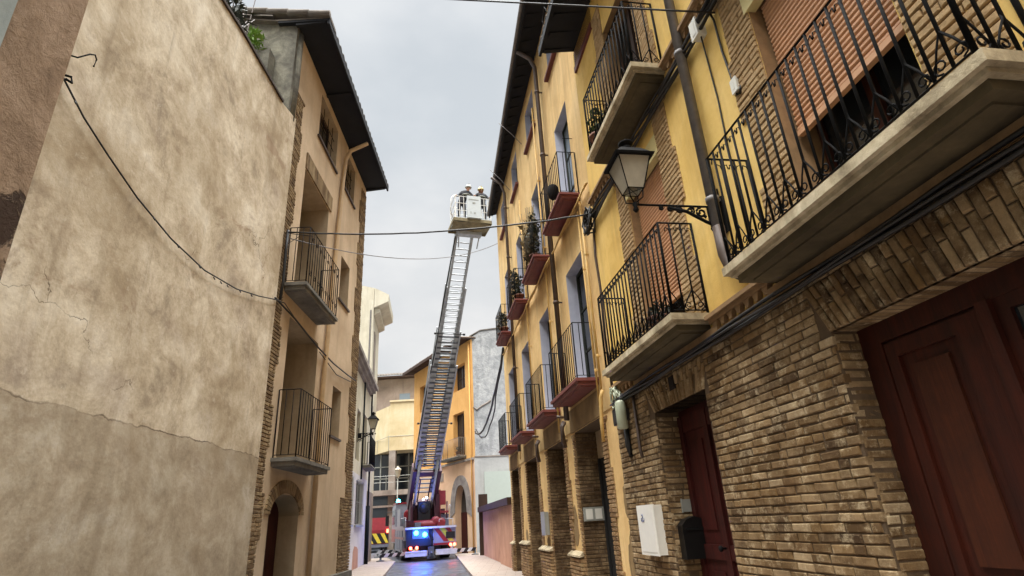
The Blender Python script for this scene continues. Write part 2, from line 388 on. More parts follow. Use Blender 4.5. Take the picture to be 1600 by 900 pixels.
def railing(x0,x1,w0,w1,z0,h,sp=.115,r=.008,style='plain',rail=.014):
    mb=MB(); zt=z0+h
    path=[(x0,w0),(x0,w1),(x1,w1),(x1,w0)]
    for z,rr in ((zt,rail),(z0+.05,rail*.7)):
        for a,b in zip(path,path[1:]): mb.bar((a[0],a[1],z),(b[0],b[1],z),rr)
    def run(a,b):
        L=math.hypot(b[0]-a[0],b[1]-a[1]); n=max(1,round(L/sp)); d=((b[0]-a[0])/L,(b[1]-a[1])/L)
        for i in range(n+1):
            t=i/n*L; P=lambda s_,z: (a[0]+d[0]*(t+s_),a[1]+d[1]*(t+s_),z)
            mb.tube([P(0,z0 if i in(0,n) else z0+.05),P(0,zt)],r*(1.5 if i in(0,n) else 1),5)
            if style=='scroll' and i<n:
                g=L/n
                for sg in(-1,1):   # top claws
                    if 0<=t+sg*g*.4<=L+.01: mb.tube([P(0,zt-.13),P(sg*g*.12,zt-.07),P(sg*g*.38,zt-.055),P(sg*g*.46,zt-.10)],r*.6,4)
                if i%2==0:
                    for sg in(-1,1):
                        if 0<=t+sg*g<=L+.01:
                            mb.tube([P(sg*.01,z0+.07),P(sg*g*.55,z0+.19),P(sg*g*.95,z0+.27),P(sg*g*.98,z0+.31)],r*.7,4)
                            for (qx,qz) in [(spiral(sg*g*.42,z0+.1,.042,1.2,sg,-PI/2))]if False else []: pass
                            sp_=spiral(sg*g*.48,z0+.105,.045,1.3,-sg,-PI/2)
                            mb.tube([P(u,z) for u,z in sp_],r*.6,4)
                            if not sg>0: pass
    run(path[1],path[2]); run(path[0],path[1]); run(path[3],path[2])
    return mb
def fr_door(F,parent,x0,x1,z0,z1,y,name='window',wood='brownwood',gl='glass',leaves=2,rows=1):
    f=MB(); t=.06
    f.box(x0,x0+t,y,y+.05,z0,z1); f.box(x1-t,x1,y,y+.05,z0,z1); f.box(x0+t,x1-t,y,y+.05,z1-t,z1); f.box(x0+t,x1-t,y,y+.05,z0,z0+t)
    for i in range(1,leaves): c=x0+(x1-x0)*i/leaves; f.box(c-.045,c+.045,y+.005,y+.06,z0+t,z1-t)
    for i in range(1,rows+1):
        if rows>1 and i<rows:
            zz=z0+(z1-z0)*i/rows
            for j in range(leaves):
                a=x0+(x1-x0)*j/leaves+t; b=x0+(x1-x0)*(j+1)/leaves-t; f.box(a,b,y+.01,y+.04,zz-.02,zz+.02)
    o=F.part(name,f,M[wood],parent)
    F.part('pane',MB().box(x0+.03,x1-.03,y+.012,y+.022,z0+.03,z1-.03),M[gl],o); return o
def tiles(mb,x0,x1,y0,z0,y1,z1,sp=.24,r=.09,mi=0):
    """rows of curved tiles running from the eave (y0,z0) up to (y1,z1)"""
    yf=y0 if callable(y0) else (lambda x,c=y0:c)
    n=int(abs(x1-x0)/sp); R=random.Random(3)
    for i in range(n+1):
        x=min(x0,x1)+i*sp+R.uniform(-.01,.01); dz=R.uniform(-.012,.012); k=7
        y0=yf(x); L=math.hypot(y1-y0,z1-z0); m=max(1,int(L/.9))
        for j in range(m):
            ta,tb=j/m,(j+1)/m+.04
            ra,rb=r*1.06,r*.9
            vs=[]
            for t,rr,lift in((ta,ra,.02),(tb,rb,0)):
                t=min(t,1); Y=y0+(y1-y0)*t; Z=z0+(z1-z0)*t+dz+lift
                vs+=[(x+math.cos(PI*q/k)*rr,Y,Z+math.sin(PI*q/k)*rr*.9) for q in range(k+1)]
            fs=[(q,q+1,q+k+2,q+k+1) for q in range(k)]
            mb.add(vs,fs,mi,True)
            # front lip thickness
            vs=[(x+math.cos(PI*q/k)*ra,y0+(y1-y0)*ta,z0+(z1-z0)*ta+dz+.02+math.sin(PI*q/k)*ra*.9) for q in range(k+1)]+[(x+math.cos(PI*q/k)*ra*.8,y0+(y1-y0)*ta,z0+(z1-z0)*ta+dz+.02+math.sin(PI*q/k)*ra*.7) for q in range(k+1)]
            mb.add(vs,[(q,q+1,q+k+2,q+k+1) for q in range(k)],mi)
    return mb
def eave(F,parent,x0,x1,y1,zi,zo,ridge_y,ridge_z,roofmat='tile',boards='eave',raft=.42,gutter=False,y1b=None):
    """boarded soffit with rafters, roof deck and tiles; y1 = overhang"""
    s=MB(); lo,hi=min(x0,x1),max(x0,x1); yb=y1 if y1b is None else y1b; Y=lambda x:y1+(yb-y1)*(x-lo)/(hi-lo)
    s.hexa([(lo,-.4,zi+.02),(hi,-.4,zi+.02),(hi,yb,zo),(lo,y1,zo),(lo,-.4,zi+.07),(hi,-.4,zi+.07),(hi,yb,zo+.05),(lo,y1,zo+.05)])
    n=int((hi-lo)/raft)
    for i in range(n+1):
        x=lo+.06+i*(hi-lo-.12)/n
        s.hexa([(x-.04,-.02,zi-.035),(x+.04,-.02,zi-.035),(x+.04,Y(x)-.06,zo-.03),(x-.04,Y(x)-.06,zo-.03),(x-.04,-.02,zi+.0185),(x+.04,-.02,zi+.0185),(x+.04,Y(x)-.06,zo+.004),(x-.04,Y(x)-.06,zo+.004)])
    s.hexa([(lo,y1,zo-.09),(hi,yb,zo-.09),(hi,yb+.05,zo-.09),(lo,y1+.05,zo-.09),(lo,y1,zo+.10),(hi,yb,zo+.10),(hi,yb+.05,zo+.10),(lo,y1+.05,zo+.10)])
    e=F.part('eave',s,M[boards],parent)
    r=MB(); r.hexa([(lo,-.5,zi+.08),(hi,-.5,zi+.08),(hi,yb+.03,zo+.062),(lo,y1+.03,zo+.062),(lo,-.5,zi+.12),(hi,-.5,zi+.12),(hi,yb+.03,zo+.09),(lo,y1+.03,zo+.09)])
    m=(ridge_z-zo)/(ridge_y-y1)
    r.hexa([(lo,ridge_y,ridge_z),(hi,ridge_y,ridge_z),(hi,-.5,zi+.08),(lo,-.5,zi+.08),(lo,ridge_y,ridge_z+.04),(hi,ridge_y,ridge_z+.04),(hi,-.5,zi+.12),(lo,-.5,zi+.12)])
    tiles(r,lo+.1,hi-.1,lambda x:Y(x)+.055,zo+.03,-.5,zi+.10)
    tiles(r,lo,hi,-.5,zi+.12,ridge_y,ridge_z+.04)
    F.part('roof',r,M[roofmat],parent)
    if gutter:
        g=MB(); g.tube([(lo,y1+.09,zo+.02),(hi,yb+.09,zo+.02)],.05,8); F.part('gutter',g,M['zinc'],parent)
def mouldings(mb,x0,x1,w,z):
    mb.box(x0,x1,w,w+.10,z+.11,z+.15); mb.box(x0,x1,w,w+.06,z+.07,z+.11)
    n=int((x1-x0)/.15)
    for i in range(n):
        x=x0+i*.15+.02; mb.prism([(x,z+.07),(x+.1,z+.07),(x+.07,z+.0),(x+.03,z+.0)],'y',w,w+.05)
    mb.box(x0,x1,w,w+.025,z-.03,z)
    return mb
# ================================================================== BUILDING A (brick ground floor, yellow above)
A=FR.root('brick_house',.2,0,0,'yellow house on a rough brick ground floor, nearest on the right','house')
BX=8.3
cols=[(5.6,6.7),(2.22,3.43),(-1.2,0.),(-4.6,-3.4)]
h1=[(a,b,3.3,5.75) for a,b in cols]+[(a,b,6.6,8.9) for a,b in cols]
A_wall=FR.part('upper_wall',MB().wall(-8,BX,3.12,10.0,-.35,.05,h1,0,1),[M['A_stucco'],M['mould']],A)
doors=[(5.47,6.85,-.1,2.67),(.1,3.5,-.1,2.64),(-4.5,-2.6,-.1,2.6)]
FR.part('mortar_wall',MB().wall(-8,BX,-.05,3.119,-.4,.078,doors),M['A_ground'],A)
b=MB(); P=lambda a,o,z:(a,.079+o,z)
lint=[(5.38,7.02,2.60,2.99),(.0,3.62,2.6,3.0),(-4.6,-2.5,2.6,3.0)]
b.bricks(-2.4,BX,0,3.1,P,.235,.064,.012,seed=4,holes=[(d[0],d[1],-1,d[3]) for d in doors]+lint,jit=.0045)
for (x0,x1,zz,zh) in doors[:2]:
    for sx,xx in((1,x0),(-1,x1)):
        if sx==1 and x0<1: continue
        b.bricks(-.33,.075,0,zh,(lambda xx,sx:lambda a,o,z:(xx+sx*o*.9,a,z))(xx,sx),.235,.062,.014,depth=.03,seed=int(9+xx*3),proud=.006)
# flat arches of upright bricks
R_=random.Random(5)
for (x0,x1,z0,z1),dd in zip(lint[:2],doors[:2]):
    cx=(dd[0]+dd[1])/2; n=int((dd[1]-dd[0]+.16)/.068)
    for i in range(n):
        ta=(i)/n;tb=(i+.84)/n
        bot=lambda t:dd[0]-.0+t*(dd[1]-dd[0]); top=lambda t:x0-.04+t*(x1-x0+.08)
        zs=[(dd[3],dd[3]+.19),(dd[3]+.20,z1+.02)] if i%2 else [(dd[3],dd[3]+.26),(dd[3]+.27,z1+.02)]
        for (za,zb) in zs:
            fa=(za-dd[3])/(z1-dd[3]);fb=(zb-dd[3])/(z1-dd[3])
            q=[(bot(ta)*(1-fa)+top(ta)*fa,za),(bot(tb)*(1-fa)+top(tb)*fa,za),(bot(tb)*(1-fb)+top(tb)*fb,zb),(bot(ta)*(1-fb)+top(ta)*fb,zb)]
            o=.095+R_.uniform(-.008,.008); e=.008
            vs=[(x,.04,z) for x,z in q]+[(x,o-e,z) for x,z in q]+[(x+(e if k in(0,3) else -e),o,z+(e if k<2 else -e)) for k,(x,z) in enumerate(q)]
            b.add(vs,[(0,1,5,4),(1,2,6,5),(2,3,7,6),(3,0,4,7),(4,5,9,8),(5,6,10,9),(6,7,11,10),(7,4,8,11),(8,9,10,11)])
        b.box(bot(ta),bot(tb),-.33,.07,dd[3]-.0,dd[3]+.02)
FR.part('brickwork',b,M['brick'],A)
# brick pilasters beside the windows
pb=MB()
for zlo,zhi in((3.37,6.38),(6.62,9.6)):
    for k,(xa,xb) in enumerate(((6.705,7.16),(5.14,5.595),(3.435,3.89),(1.74,2.215),(.005,.46),(-1.66,-1.205))):
        left=k%2
        pb.bricks(xa,xb,zlo,zhi,lambda a,o,z:(a,.055+o,z),.30,.060,.011,depth=.03,proud=.018,seed=20+k,tooth=(0.07,0) if left else (0,.07),jit=.003)
for (xa,xb) in cols[:3]:
    for zlo,zhi in((3.37,5.75),(6.62,8.9)):
        for xx,sx in((xa,1),(xb,-1)):
            pb.bricks(-.06,.07,zlo,zhi,(lambda xx,sx:lambda a,o,z:(xx-sx*.02+sx*o,a,z))(xx,sx),.13,.058,.014,depth=.02,proud=.012,seed=33,stagger=False,jit=.002)
FR.part('brick_pilasters',pb,M['brick_pil'],A)
for a,c_,z in((7.45,8.25,3.17),(4.02,5.08,3.17),(-1.4,1.6,3.17),(6.98,8.2,6.42),(3.9,5.0,6.42),(-1.4,1.6,6.42)):
    FR.part('moulding',mouldings(MB(),a,c_,.05,z),M['mould'],A)
for a,c_ in((5.56,6.74),(2.18,3.47)): FR.part('soffit_band',MB().box(a-.6,c_+.6,.05,.1,3.105,3.2),M['mould'],A); FR.part('lintel_panel',MB().box(a,c_,-.02,.075,5.7,5.98),M['cream'],A)
# roller shutters
def rshutter(x0,x1,zb,zt):
    mb=MB(); z=zb; p=.05
    mb.box(x0,x1,-.10,-.05,zb-.05,zb)
    while z<zt:
        mb.prism([(-.11,z),(-.072,z+.004),(-.06,z+.015),(-.06,z+.035),(-.075,z+.046),(-.11,z+.05)],'x',x0,x1); z+=p
    return mb
for x0,x1,zb,zt,lab in((2.22,3.43,4.34,5.72,'salmon roller shutter half lowered over a dark opening'),(5.6,6.7,3.95,5.72,'salmon roller shutter lowered nearly to the floor')):
    sh=FR.part('roller_shutter',rshutter(x0+.03,x1-.03,zb,zt),M['shutter'],A); sh['label']=lab
for x0,x1 in cols:
    for zl,zh in((3.36,5.75),(6.62,8.9)):
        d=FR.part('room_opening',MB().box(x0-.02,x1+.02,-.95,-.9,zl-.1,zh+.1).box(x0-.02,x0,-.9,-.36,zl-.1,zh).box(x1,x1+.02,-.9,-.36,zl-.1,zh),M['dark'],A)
    fr_door(FR,A,x0+.02,x1-.02,3.36,5.7,-.3,'balcony_door','redwood2',rows=1)
    fr_door(FR,A,x0+.02,x1-.02,6.62,8.85,-.22,'balcony_door','brownwood',rows=3)
# balconies: slab with railing
def abalc(x0,x1,zt,w1=.5):
    s=FR.part('balcony',slab(MB(),x0,x1,.05,w1,zt),[M['stone'],M['stoneshade']],A)
    FR.part('railing',railing(x0+.06,x1-.06,.06,w1-.05,zt,1.07,.112,.0105,'scroll',.017),M['iron'],s); return s
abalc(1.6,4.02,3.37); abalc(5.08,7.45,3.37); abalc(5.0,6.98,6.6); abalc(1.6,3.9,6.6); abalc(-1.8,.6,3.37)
# big panelled door with side light
dm=MB(); y=-.13
dm.box(.1,3.5,y-.06,y,2.5,2.64); dm.box(3.32,3.5,y-.06,y,0,2.5)
dm.box(2.50,2.58,y-.06,y+.03,0,2.5); dm.box(.1,.2,y-.06,y,0,2.5)
D1=FR.part('entrance_door',dm,M['redwood'],A)
lf=MB(); lf.box(2.58,3.32,y-.06,y-.03,0,2.5)
for a,c_ in((2.59,2.78),(3.22,3.31)): lf.box(a,c_,y-.03,y-.005,.02,2.48)
lf.box(2.78,3.22,y-.03,y-.005,2.38,2.48); lf.box(2.78,3.22,y-.03,y-.005,.9,1.05); lf.box(2.78,3.22,y-.03,y-.005,.02,.25)
FR.part('door_leaf',lf,M['redwood'],D1)
FR.part('panel',MB().box(2.87,3.14,y-.029,y-.012,1.12,2.3).box(2.87,3.14,y-.029,y-.012,.32,.84),M['redwood2'],D1)
sl=MB(); sl.box(.2,2.5,y-.05,y-.03,.9,2.5)
FR.part('side_light_glass',sl,M['glass'],D1)
sf=MB(); sf.box(.2,2.5,y-.05,y,0,.9); sf.box(2.42,2.5,y-.03,y-.005,.9,2.5); sf.box(.2,2.42,y-.03,y-.005,2.42,2.5); sf.box(1.2,1.28,y-.03,y-.005,.9,2.42)
FR.part('side_light_frame',sf,M['redwood'],D1)
dm=MB(); y=-.22
dm.box(5.47,6.85,y-.06,y-.02,0,2.67)
for a,c_ in((5.47,5.57),(6.11,6.21),(6.75,6.85)): dm.box(a,c_,y-.02,y+.015,0,2.6)
for a,c_ in((5.57,6.11),(6.21,6.75)):
    for z0,z1 in((2.4,2.6),(1.0,1.15),(0,.2)): dm.box(a,c_,y-.02,y+.005,z0,z1)
    dm.box(a+.12,c_-.12,y-.02,y-.005,1.3,2.28); dm.box(a+.12,c_-.12,y-.02,y-.005,.32,.88)
D2=FR.part('narrow_door',dm,M['darkwood'],A); D2['label']='narrow dark red panelled door'
FR.part('handle',MB().lathe((6.17,y+.02,1.12),[(.012,0),(.012,.04),(.03,.045),(.03,.07),(.01,.08)],10,axis='y'),M['iron'],D2)
dm=MB().box(-4.5,-2.6,-.3,-.25,0,2.6); FR.part('back_door',dm,M['darkwood'],A)
FR.part('vent_grille',MB().box(6.1,6.26,.08,.1,2.82,2.98).box(6.12,6.24,.1,.106,2.84,2.96),M['ironbrown'],A)
eave(FR,A,-8,8.2,.72,10.05,9.9,-4.5,11.6,'tile','eave')
FR.part('timber_fascia',MB().box(7.1,8.2,.05,.09,9.45,9.58).box(7.1,8.25,-.02,.05,9.6,9.99),M['redboard'],A)
# ================================================================== BUILDING B
B=FR.root('yellow_house',8.35,0,0,'long ochre yellow house with lilac window reveals and dark red balcony slabs','house')
us=[(9.35,10.55),(12.2,13.45),(15.05,16.2),(17.8,18.9)]; u2=[(9.27,10.32),(12.1,13.25),(14.95,15.95),(17.65,18.6)]
u0=[(9.37,11.1),(12.08,13.74),(15.04,16.6),(18.0,19.35)]; BE=19.85
holes=[(a,b_,3.67,6.2) for a,b_ in us]+[(a,b_,7.2,9.72) for a,b_ in u2]+[(a,b_,11.33,12.56) for a,b_ in u2]
FR.part('wall',MB().wall(8.32,BE,3.1,13.1,-.45,0,holes,0,1),[M['B_stucco'],M['lilac']],B)
gh=[(a,b_,-.1,3.06) for a,b_ in u0]
FR.part('ground_wall',MB().wall(8.32,BE,-.05,3.099,-.5,-.02,gh,0,1),[M['B_stucco'],M['A_ground']],B)
for a,c_ in((9.2,11.25),(11.95,13.85),(14.95,16.7),(17.9,19.45)): FR.part('lintel_render',MB().box(a,c_,-.01,.03,3.07,3.5),M['tan'],B)
bb=MB()
for k,(a,b_) in enumerate(u0):
    bb.bricks(a-.36,a-.005,0,3.05,lambda q,o,z:(q,-.01+o,z),.2,.062,.014,depth=.02,proud=.02,seed=50+k,tooth=(.1,0),jit=.005)
    bb.bricks(b_+.005,b_+.24,0,3.05,lambda q,o,z:(q,-.01+o,z),.2,.062,.014,depth=.02,proud=.02,seed=60+k,tooth=(0,.07),jit=.005)
    for xx,sx in((a,1),(b_,-1)):
        bb.bricks(-.48,.0,0,3.05,(lambda xx,sx:lambda q,o,z:(xx-sx*.012+sx*o,q,z))(xx,sx),.235,.062,.014,depth=.02,proud=.02,seed=70+k,mi=1)
pl=[(11.3,12.0,.83),(13.95,14.98,.84),(16.8,17.95,.9),(19.5,BE,.85)]
for k,(a,b_,zt) in enumerate(pl): bb.bricks(a-.12,b_+.06,0,zt,lambda q,o,z:(q,.05+o,z),.235,.062,.014,depth=.06,proud=.02,seed=80+k)
FR.part('brick_trim',bb,[M['brickB'],M['brickD']],B)
pc=MB()
for (a,b_,zt) in pl: pc.prism([(-.01,zt+.02),(.1,zt-.0),(.1,zt+.03),(-.01,zt+.10)],'x',a-.14,b_+.08)
FR.part('plinth_coping',pc,M['stone'],B)
for k,(a,b_) in enumerate(u0):
    if k==0:
        d=FR.part('door',MB().box(a,b_,-.52,-.46,0,2.55).box(a,a+.1,-.46,-.42,0,2.55).box(b_-.1,b_,-.46,-.42,0,2.55),M['dark'],B); d['label']='black open doorway'
        FR.part('transom_panel',MB().box(a,b_,-.5,-.44,2.55,3.06),M['L_reveal'],B)
    else:
        FR.part('door',MB().box(a,b_,-.52,-.46,0,3.06).box(a,a+.08,-.46,-.42,0,3.06).box(b_-.08,b_,-.46,-.42,0,3.06).box((a+b_)/2-.04,(a+b_)/2+.04,-.46,-.43,0,3.06),M['darkwood'],B)
for k,(a,b_) in enumerate(us):
    fr_door(FR,B,a,b_,3.69,6.2,-.27,'balcony_door','greenwood','glass',rows=3)
    FR.part('shutter',MB().box(a+.005,a+.05,-.26,-.03,3.72,6.1),M['greenwood'],B)
for k,(a,b_) in enumerate(u2):
    fr_door(FR,B,a,b_,7.22,9.72,-.24,'balcony_door','greenwood','glassl' if k<2 else 'glass',rows=3)
    fr_door(FR,B,a,b_,11.33,12.56,-.22,'window','greenwood','glass',rows=2)
    FR.part('sill',MB().box(a-.1,b_+.1,-.02,.1,11.26,11.33),M['redboard'],B)
s1=[(9.15,11.2),(12.0,14.0),(14.95,16.8),(17.75,19.4)]; s2=[(8.95,10.6),(11.65,13.3),(14.45,16.0),(17.3,18.75)]
for k,(a,b_) in enumerate(s1):
    s=FR.part('balcony',slab(MB(),a,b_,.0,.4,3.7,.12,'red'),M['redslab'],B)
    FR.part('railing',railing(a+.05,b_-.05,.02,.36,3.7,1.0,.13,.008,'plain',.013),M['irongreen'],s)
for k,(a,b_) in enumerate(s2):
    s=FR.part('balcony',slab(MB(),a,b_,.0,.42,7.24,.1,'red'),M['redslab'],B)
    FR.part('railing',railing(a+.05,b_-.05,.02,.38,7.24,.95,.13,.008,'plain',.013),M['iron'],s)
eave(FR,B,8.25,19.8,.62,13.12,12.93,-4.5,15.0,'tile','eave',gutter=True,y1b=.26)
def dpipe(x,w,z0,z1,r,mat,elbow=None,par=None,name='downpipe'):
    mb=MB(); pts=[(x,w,z0),(x,w,z1)]
    if elbow: pts+=elbow
    mb.tube(pts,r,10)
    z=z0+.6
    while z<z1: mb.lathe((x,w,z),[(r*1.02,-.03),(r*1.25,-.025),(r*1.25,.025),(r*1.02,.03)],10); mb.box(x-.015,x+.015,0,w,z-.012,z+.012); z+=1.9
    return FR.part(name,mb,M[mat],par)
dpipe(11.05,.13,3.3,12.3,.055,'brownpipe',[(11.05,.25,12.6),(11.1,.55,12.85)],B); dpipe(16.9,.12,3.4,12.2,.05,'brownpipe',[(16.9,.25,12.6),(16.95,.55,12.85)],B)
dpipe(14.6,.07,3.4,10.5,.02,'beige',None,B,'conduit'); dpipe(12.0,.07,3.2,11.8,.02,'beige',None,B,'conduit'); dpipe(8.9,.06,3.4,7.0,.022,'beige',None,B,'conduit'); dpipe(9.1,.06,3.2,6.9,.016,'beige',None,B,'conduit'); dpipe(17.2,.05,3.2,11.5,.018,'beige',None,B,'conduit')
dpipe(4.5,.14,3.75,9.75,.055,'zinc',[(4.5,.3,9.9)],A)
FR.part('pipe_boot',MB().tube([(4.5,.14,4.05),(4.5,.14,3.75),(4.44,.13,3.55),(4.3,.12,3.44)],.058,12),M['brownpipe'],A)
RP=random.Random(17)
def blob(u0,u1,z0,z1,w,t,n=16):
    cx,cz=(u0+u1)/2,(z0+z1)/2; return MB().prism([(cx+math.cos(2*PI*i/n)*(u1-u0)/2*RP.uniform(.65,1.1),cz+math.sin(2*PI*i/n)*(z1-z0)/2*RP.uniform(.8,1.1)) for i in range(n)],'y',w,w+t)
for (u0,u1,z0,z1) in((8.38,8.78,.15,1.25),(8.45,8.7,1.45,1.95),(11.45,11.85,.95,1.75),(14.1,14.5,.9,1.15),(17.0,17.4,.95,1.3)):
    FR.part('peeled_plaster',blob(u0,u1,z0,z1,-.022,.008),M['tan'],B)
FR.part('crack',MB().tube([(8.42,-.018,2.0),(8.5,-.018,1.7),(8.47,-.018,1.4),(8.62,-.018,1.2),(8.72,-.018,.9),(8.7,-.018,.5)],.007,4),M['dark'],B)

# ================================================================== things fixed on A and B
def wire(name,pts,r,label,mat='cable',cat='cable',k=6,group=None,F=WORLD,extra=None):
    mb=MB(); mb.tube(pts,r,k)
    if extra: extra(mb)
    return F.top(name,mb,M[mat],label,cat,group)
def sag(a,b,n,s,jit=0,R=random.Random(2)):
    return [tuple(a[i]+(b[i]-a[i])*t/n+( -s*4*(t/n)*(1-t/n) if i==2 else 0)+R.uniform(-jit,jit) for i in range(3)) for t in range(n+1)]
# street lamp on scrolled bracket
def street_lamp(F,u,w0,z,arm,label,scale=1,mirror=1,group=None):
    t=F.root('street_lamp',u,w0,z,label,'street lamp',group); S=scale
    b=MB(); Y=lambda v:w0+v*S; Z=lambda v:z+v*S
    b.box(u-.05*S,u+.05*S,Y(0),Y(.02),Z(-.33),Z(.22))
    b.bar((u,Y(0),Z(0)),(u,Y(arm),Z(0)),.022*S); b.box(u-.09*S,u+.09*S,Y(.0),Y(.012),Z(-.36),Z(.1)); b.box(u-.012,u+.012,Y(.02),Y(.16),Z(-.2),Z(0))
    b.tube([(u,Y(.02),Z(-.28)),(u,Y(.2),Z(-.20)),(u,Y(.42),Z(-.07)),(u,Y(.62),Z(-.03))],.02*S,6)
    for cx,cz,r,d in((.10,-.10,.09,1),(.24,-.08,.065,-1),(.37,-.06,.055,1),(.50,-.05,.045,-1),(.62,-.04,.035,1),(.72,-.035,.025,-1),(.10,-.28,.06,-1)):
        b.tube([(u,Y(p),Z(q)) for p,q in spiral(cx,cz,r,1.4,d,PI/2,16)],.014*S,5)
    for cx,cz in((.2,-.13),(.36,-.1),(.5,-.06)): b.lathe((u,Y(cx),Z(cz)),[(.001,-.03*S),(.022*S,0),(.001,.03*S)],6)
    F.part('bracket',b,M['iron'],t)
    h=MB(); L=arm
    c=(u,Y(L),Z(0))
    h.lathe(c,[(.01*S,-.10*S),(.035*S,-.07*S),(.02*S,-.03*S),(.03*S,0),(.02*S,.03*S)],10)
    zb,zt=.17,.56; rb,rt=.095,.19
    for a in range(4):
        an=PI/4+a*PI/2; ca,sa=math.cos(an)*1.414,math.sin(an)*1.414; an2=an+PI/2; cb,sb=math.cos(an2)*1.414,math.sin(an2)*1.414
        p=lambda r,zz,c_=ca,s_=sa:(u+c_*r*S,Y(L)+s_*r*S,Z(zz)); q=lambda r,zz:(u+cb*r*S,Y(L)+sb*r*S,Z(zz))
        h.bar(p(rb,zb),p(rt,zt),.011*S); h.bar(p(rb,zb),q(rb,zb),.01*S); h.bar(p(rt,zt),q(rt,zt),.014*S)
        h.tube([p(.012,.02),p(.075,.06),p(rb*.9,zb)],.008*S,5)
        m=lambda r,zz:((p(r,zz)[0]+q(r,zz)[0])/2,(p(r,zz)[1]+q(r,zz)[1])/2,Z(zz))
        h.bar(p(rb,zb),m(.0,zb),.006*S)
    F.part('lantern_frame',h,M['iron'],t)
    r=MB()
    def sq(rr,zz): return [(u+math.cos(PI/4+a*PI/2)*1.414*rr*S,Y(L)+math.sin(PI/4+a*PI/2)*1.414*rr*S,Z(zz)) for a in range(4)]
    prof=[(.225,.55),(.235,.575),(.20,.60),(.12,.70),(.075,.73)]
    vs=[v for a in prof for v in sq(*a)]; fs=[(i*4+j,i*4+(j+1)%4,i*4+4+(j+1)%4,i*4+4+j) for i in range(len(prof)-1) for j in range(4)]+[(3,2,1,0),(16,17,18,19)]
    r.add(vs,fs); r.lathe((u,Y(L),Z(.73)),[(.06*S,0),(.07*S,.03*S),(.05*S,.06*S),(.055*S,.07*S),(.085*S,.09*S),(.09*S,.11*S),(.03*S,.15*S),(.01*S,.17*S)],14)
    F.part('lamp_hood',r,M['iron'],t)
    g=MB(); prof=[(.088,.175),(.183,.555)]
    vs=[v for a in prof for v in sq(*a)]; g.add(vs,[(j,(j+1)%4,4+(j+1)%4,4+j) for j in range(4)]); F.part('lamp_glass',g,M['lampglass'],t)
    return t
street_lamp(FR,4.55,.05,4.3,1.03,'large black iron lantern on a scrolled bracket beside the nearest balcony',.86,group='wall lanterns')
def box_thing(F,name,x0,x1,w0,w1,z0,z1,mat,label,cat,lid=True,group=None):
    t=F.root(name,(x0+x1)/2,w0,z0,label,cat,group); m=MB(); m.box(x0,x1,w0,w1-.012,z0,z1)
    F.part('case',m,M[mat],t)
    m=MB().box(x0-.008,x1+.008,w1-.014,w1,z0-.008,z1+.008)
    if lid: m.box(x0+.03,x1-.03,w1,w1+.004,z0+.03,z1-.03)
    F.part('cover',m,M[mat],t); return t
mt=box_thing(FR,'meter_box',7.04,7.6,.085,.20,1.04,1.6,'plaswhite','white meter box with blue mark on the bricks left of the narrow red door','meter box')
FR.part('blue_mark',MB().tube([(7.44,.207,1.49-.0),(7.41,.207,1.5),(7.40,.207,1.47),(7.43,.207,1.455),(7.44,.207,1.43),(7.41,.207,1.415),(7.39,.207,1.43)],.006,4).tube([(7.46,.207,1.46),(7.46,.207,1.42),(7.37,.207,1.42),(7.37,.207,1.46)],.004,4),plain('blue_ink','#5b6a9c',.6,bump=0),mt)
t=FR.root('mailbox',6.62,-.22,1.0,'black arched iron letterbox in the doorway beside the narrow red door','mailbox')
m=MB(); pts=[(-.33,0),( .0,0),( .0,.38),(-.06,.43),(-.165,.46),(-.27,.43),(-.33,.38)]
m.prism([(-.02+0+p,1.0+z) for p,z in [(.0-.3,0),(.03,0),(.03,.36),(-.03,.42),(-.135,.45),(-.24,.42),(-.3,.36)]],'x',6.70,6.84); FR.part('body',m,M['boxdark'],t)
FR.part('flap',MB().box(6.69,6.70,-.27,-.03,1.3,1.33),M['iron'],t)
box_thing(FR,'door_intercom',6.835,6.845,-.2,-.08,1.5,1.64,'plasgrey','small grey intercom panel inside the narrow doorway above the black letterbox','intercom',False)
box_thing(FR,'house_number_sign',9.9,10.6,-.0,.03,1.46,1.68,'plasgrey','grey plate fixed across the jamb of the black open doorway','sign') if False else None
t=FR.root('nameplate',11.06,-.45,1.45,'grey plates fixed on the brick jamb of the black doorway','nameplate')
m=MB()
m.box(11.04,11.075,-.43,-.03,1.44,1.68); FR.part('plate',m,M['plasgrey'],t); m=MB()
for q in(-.38,-.2): m.box(11.03,11.04,q,q+.13,1.47,1.65)
FR.part('button_panel',m,M['plaswhite'],t)
box_thing(FR,'meter_box',14.05,14.5,0,.1,1.18,1.68,'plasgrey','grey meter box on the yellow pier between the second and third brick doorways','meter box')
t=FR.root('cable_splice_cylinder',7.75,.1,2.62,'pale green plastic splice cylinder hanging from cables below the second balcony','junction cylinder')
FR.part('cylinder',MB().lathe((7.75,.19,2.62),[(.06,0),(.075,.015),(.075,.36),(.06,.385),(.03,.4)],14),M['plasgreen'],t)
FR.part('clip',MB().box(7.7,7.8,.085,.13,2.74,2.9).tube([(7.75,.19,3.0),(7.78,.16,3.08),(7.8,.12,3.12)],.018,6),M['cable'],t)
R3=random.Random(11)
def tangle(F,name,cx,cw,cz,n,rad_,label,r=.012,mats='cable'):
    mb=MB()
    for i in range(n):
        a=R3.uniform(0,6.28); q=rad_*R3.uniform(.4,1); ph=R3.uniform(0,6)
        pts=[(cx+math.cos(a+t*.7)*q*R3.uniform(.8,1.1),cw+.04*math.sin(t+ph)+R3.uniform(0,.05),cz+math.sin(a+t*.7)*q*R3.uniform(.9,1.4)) for t in range(9)]
        mb.tube(pts,r*R3.uniform(.7,1.3),5)
    return F.top(name,mb,M[mats],label,'cable coil')
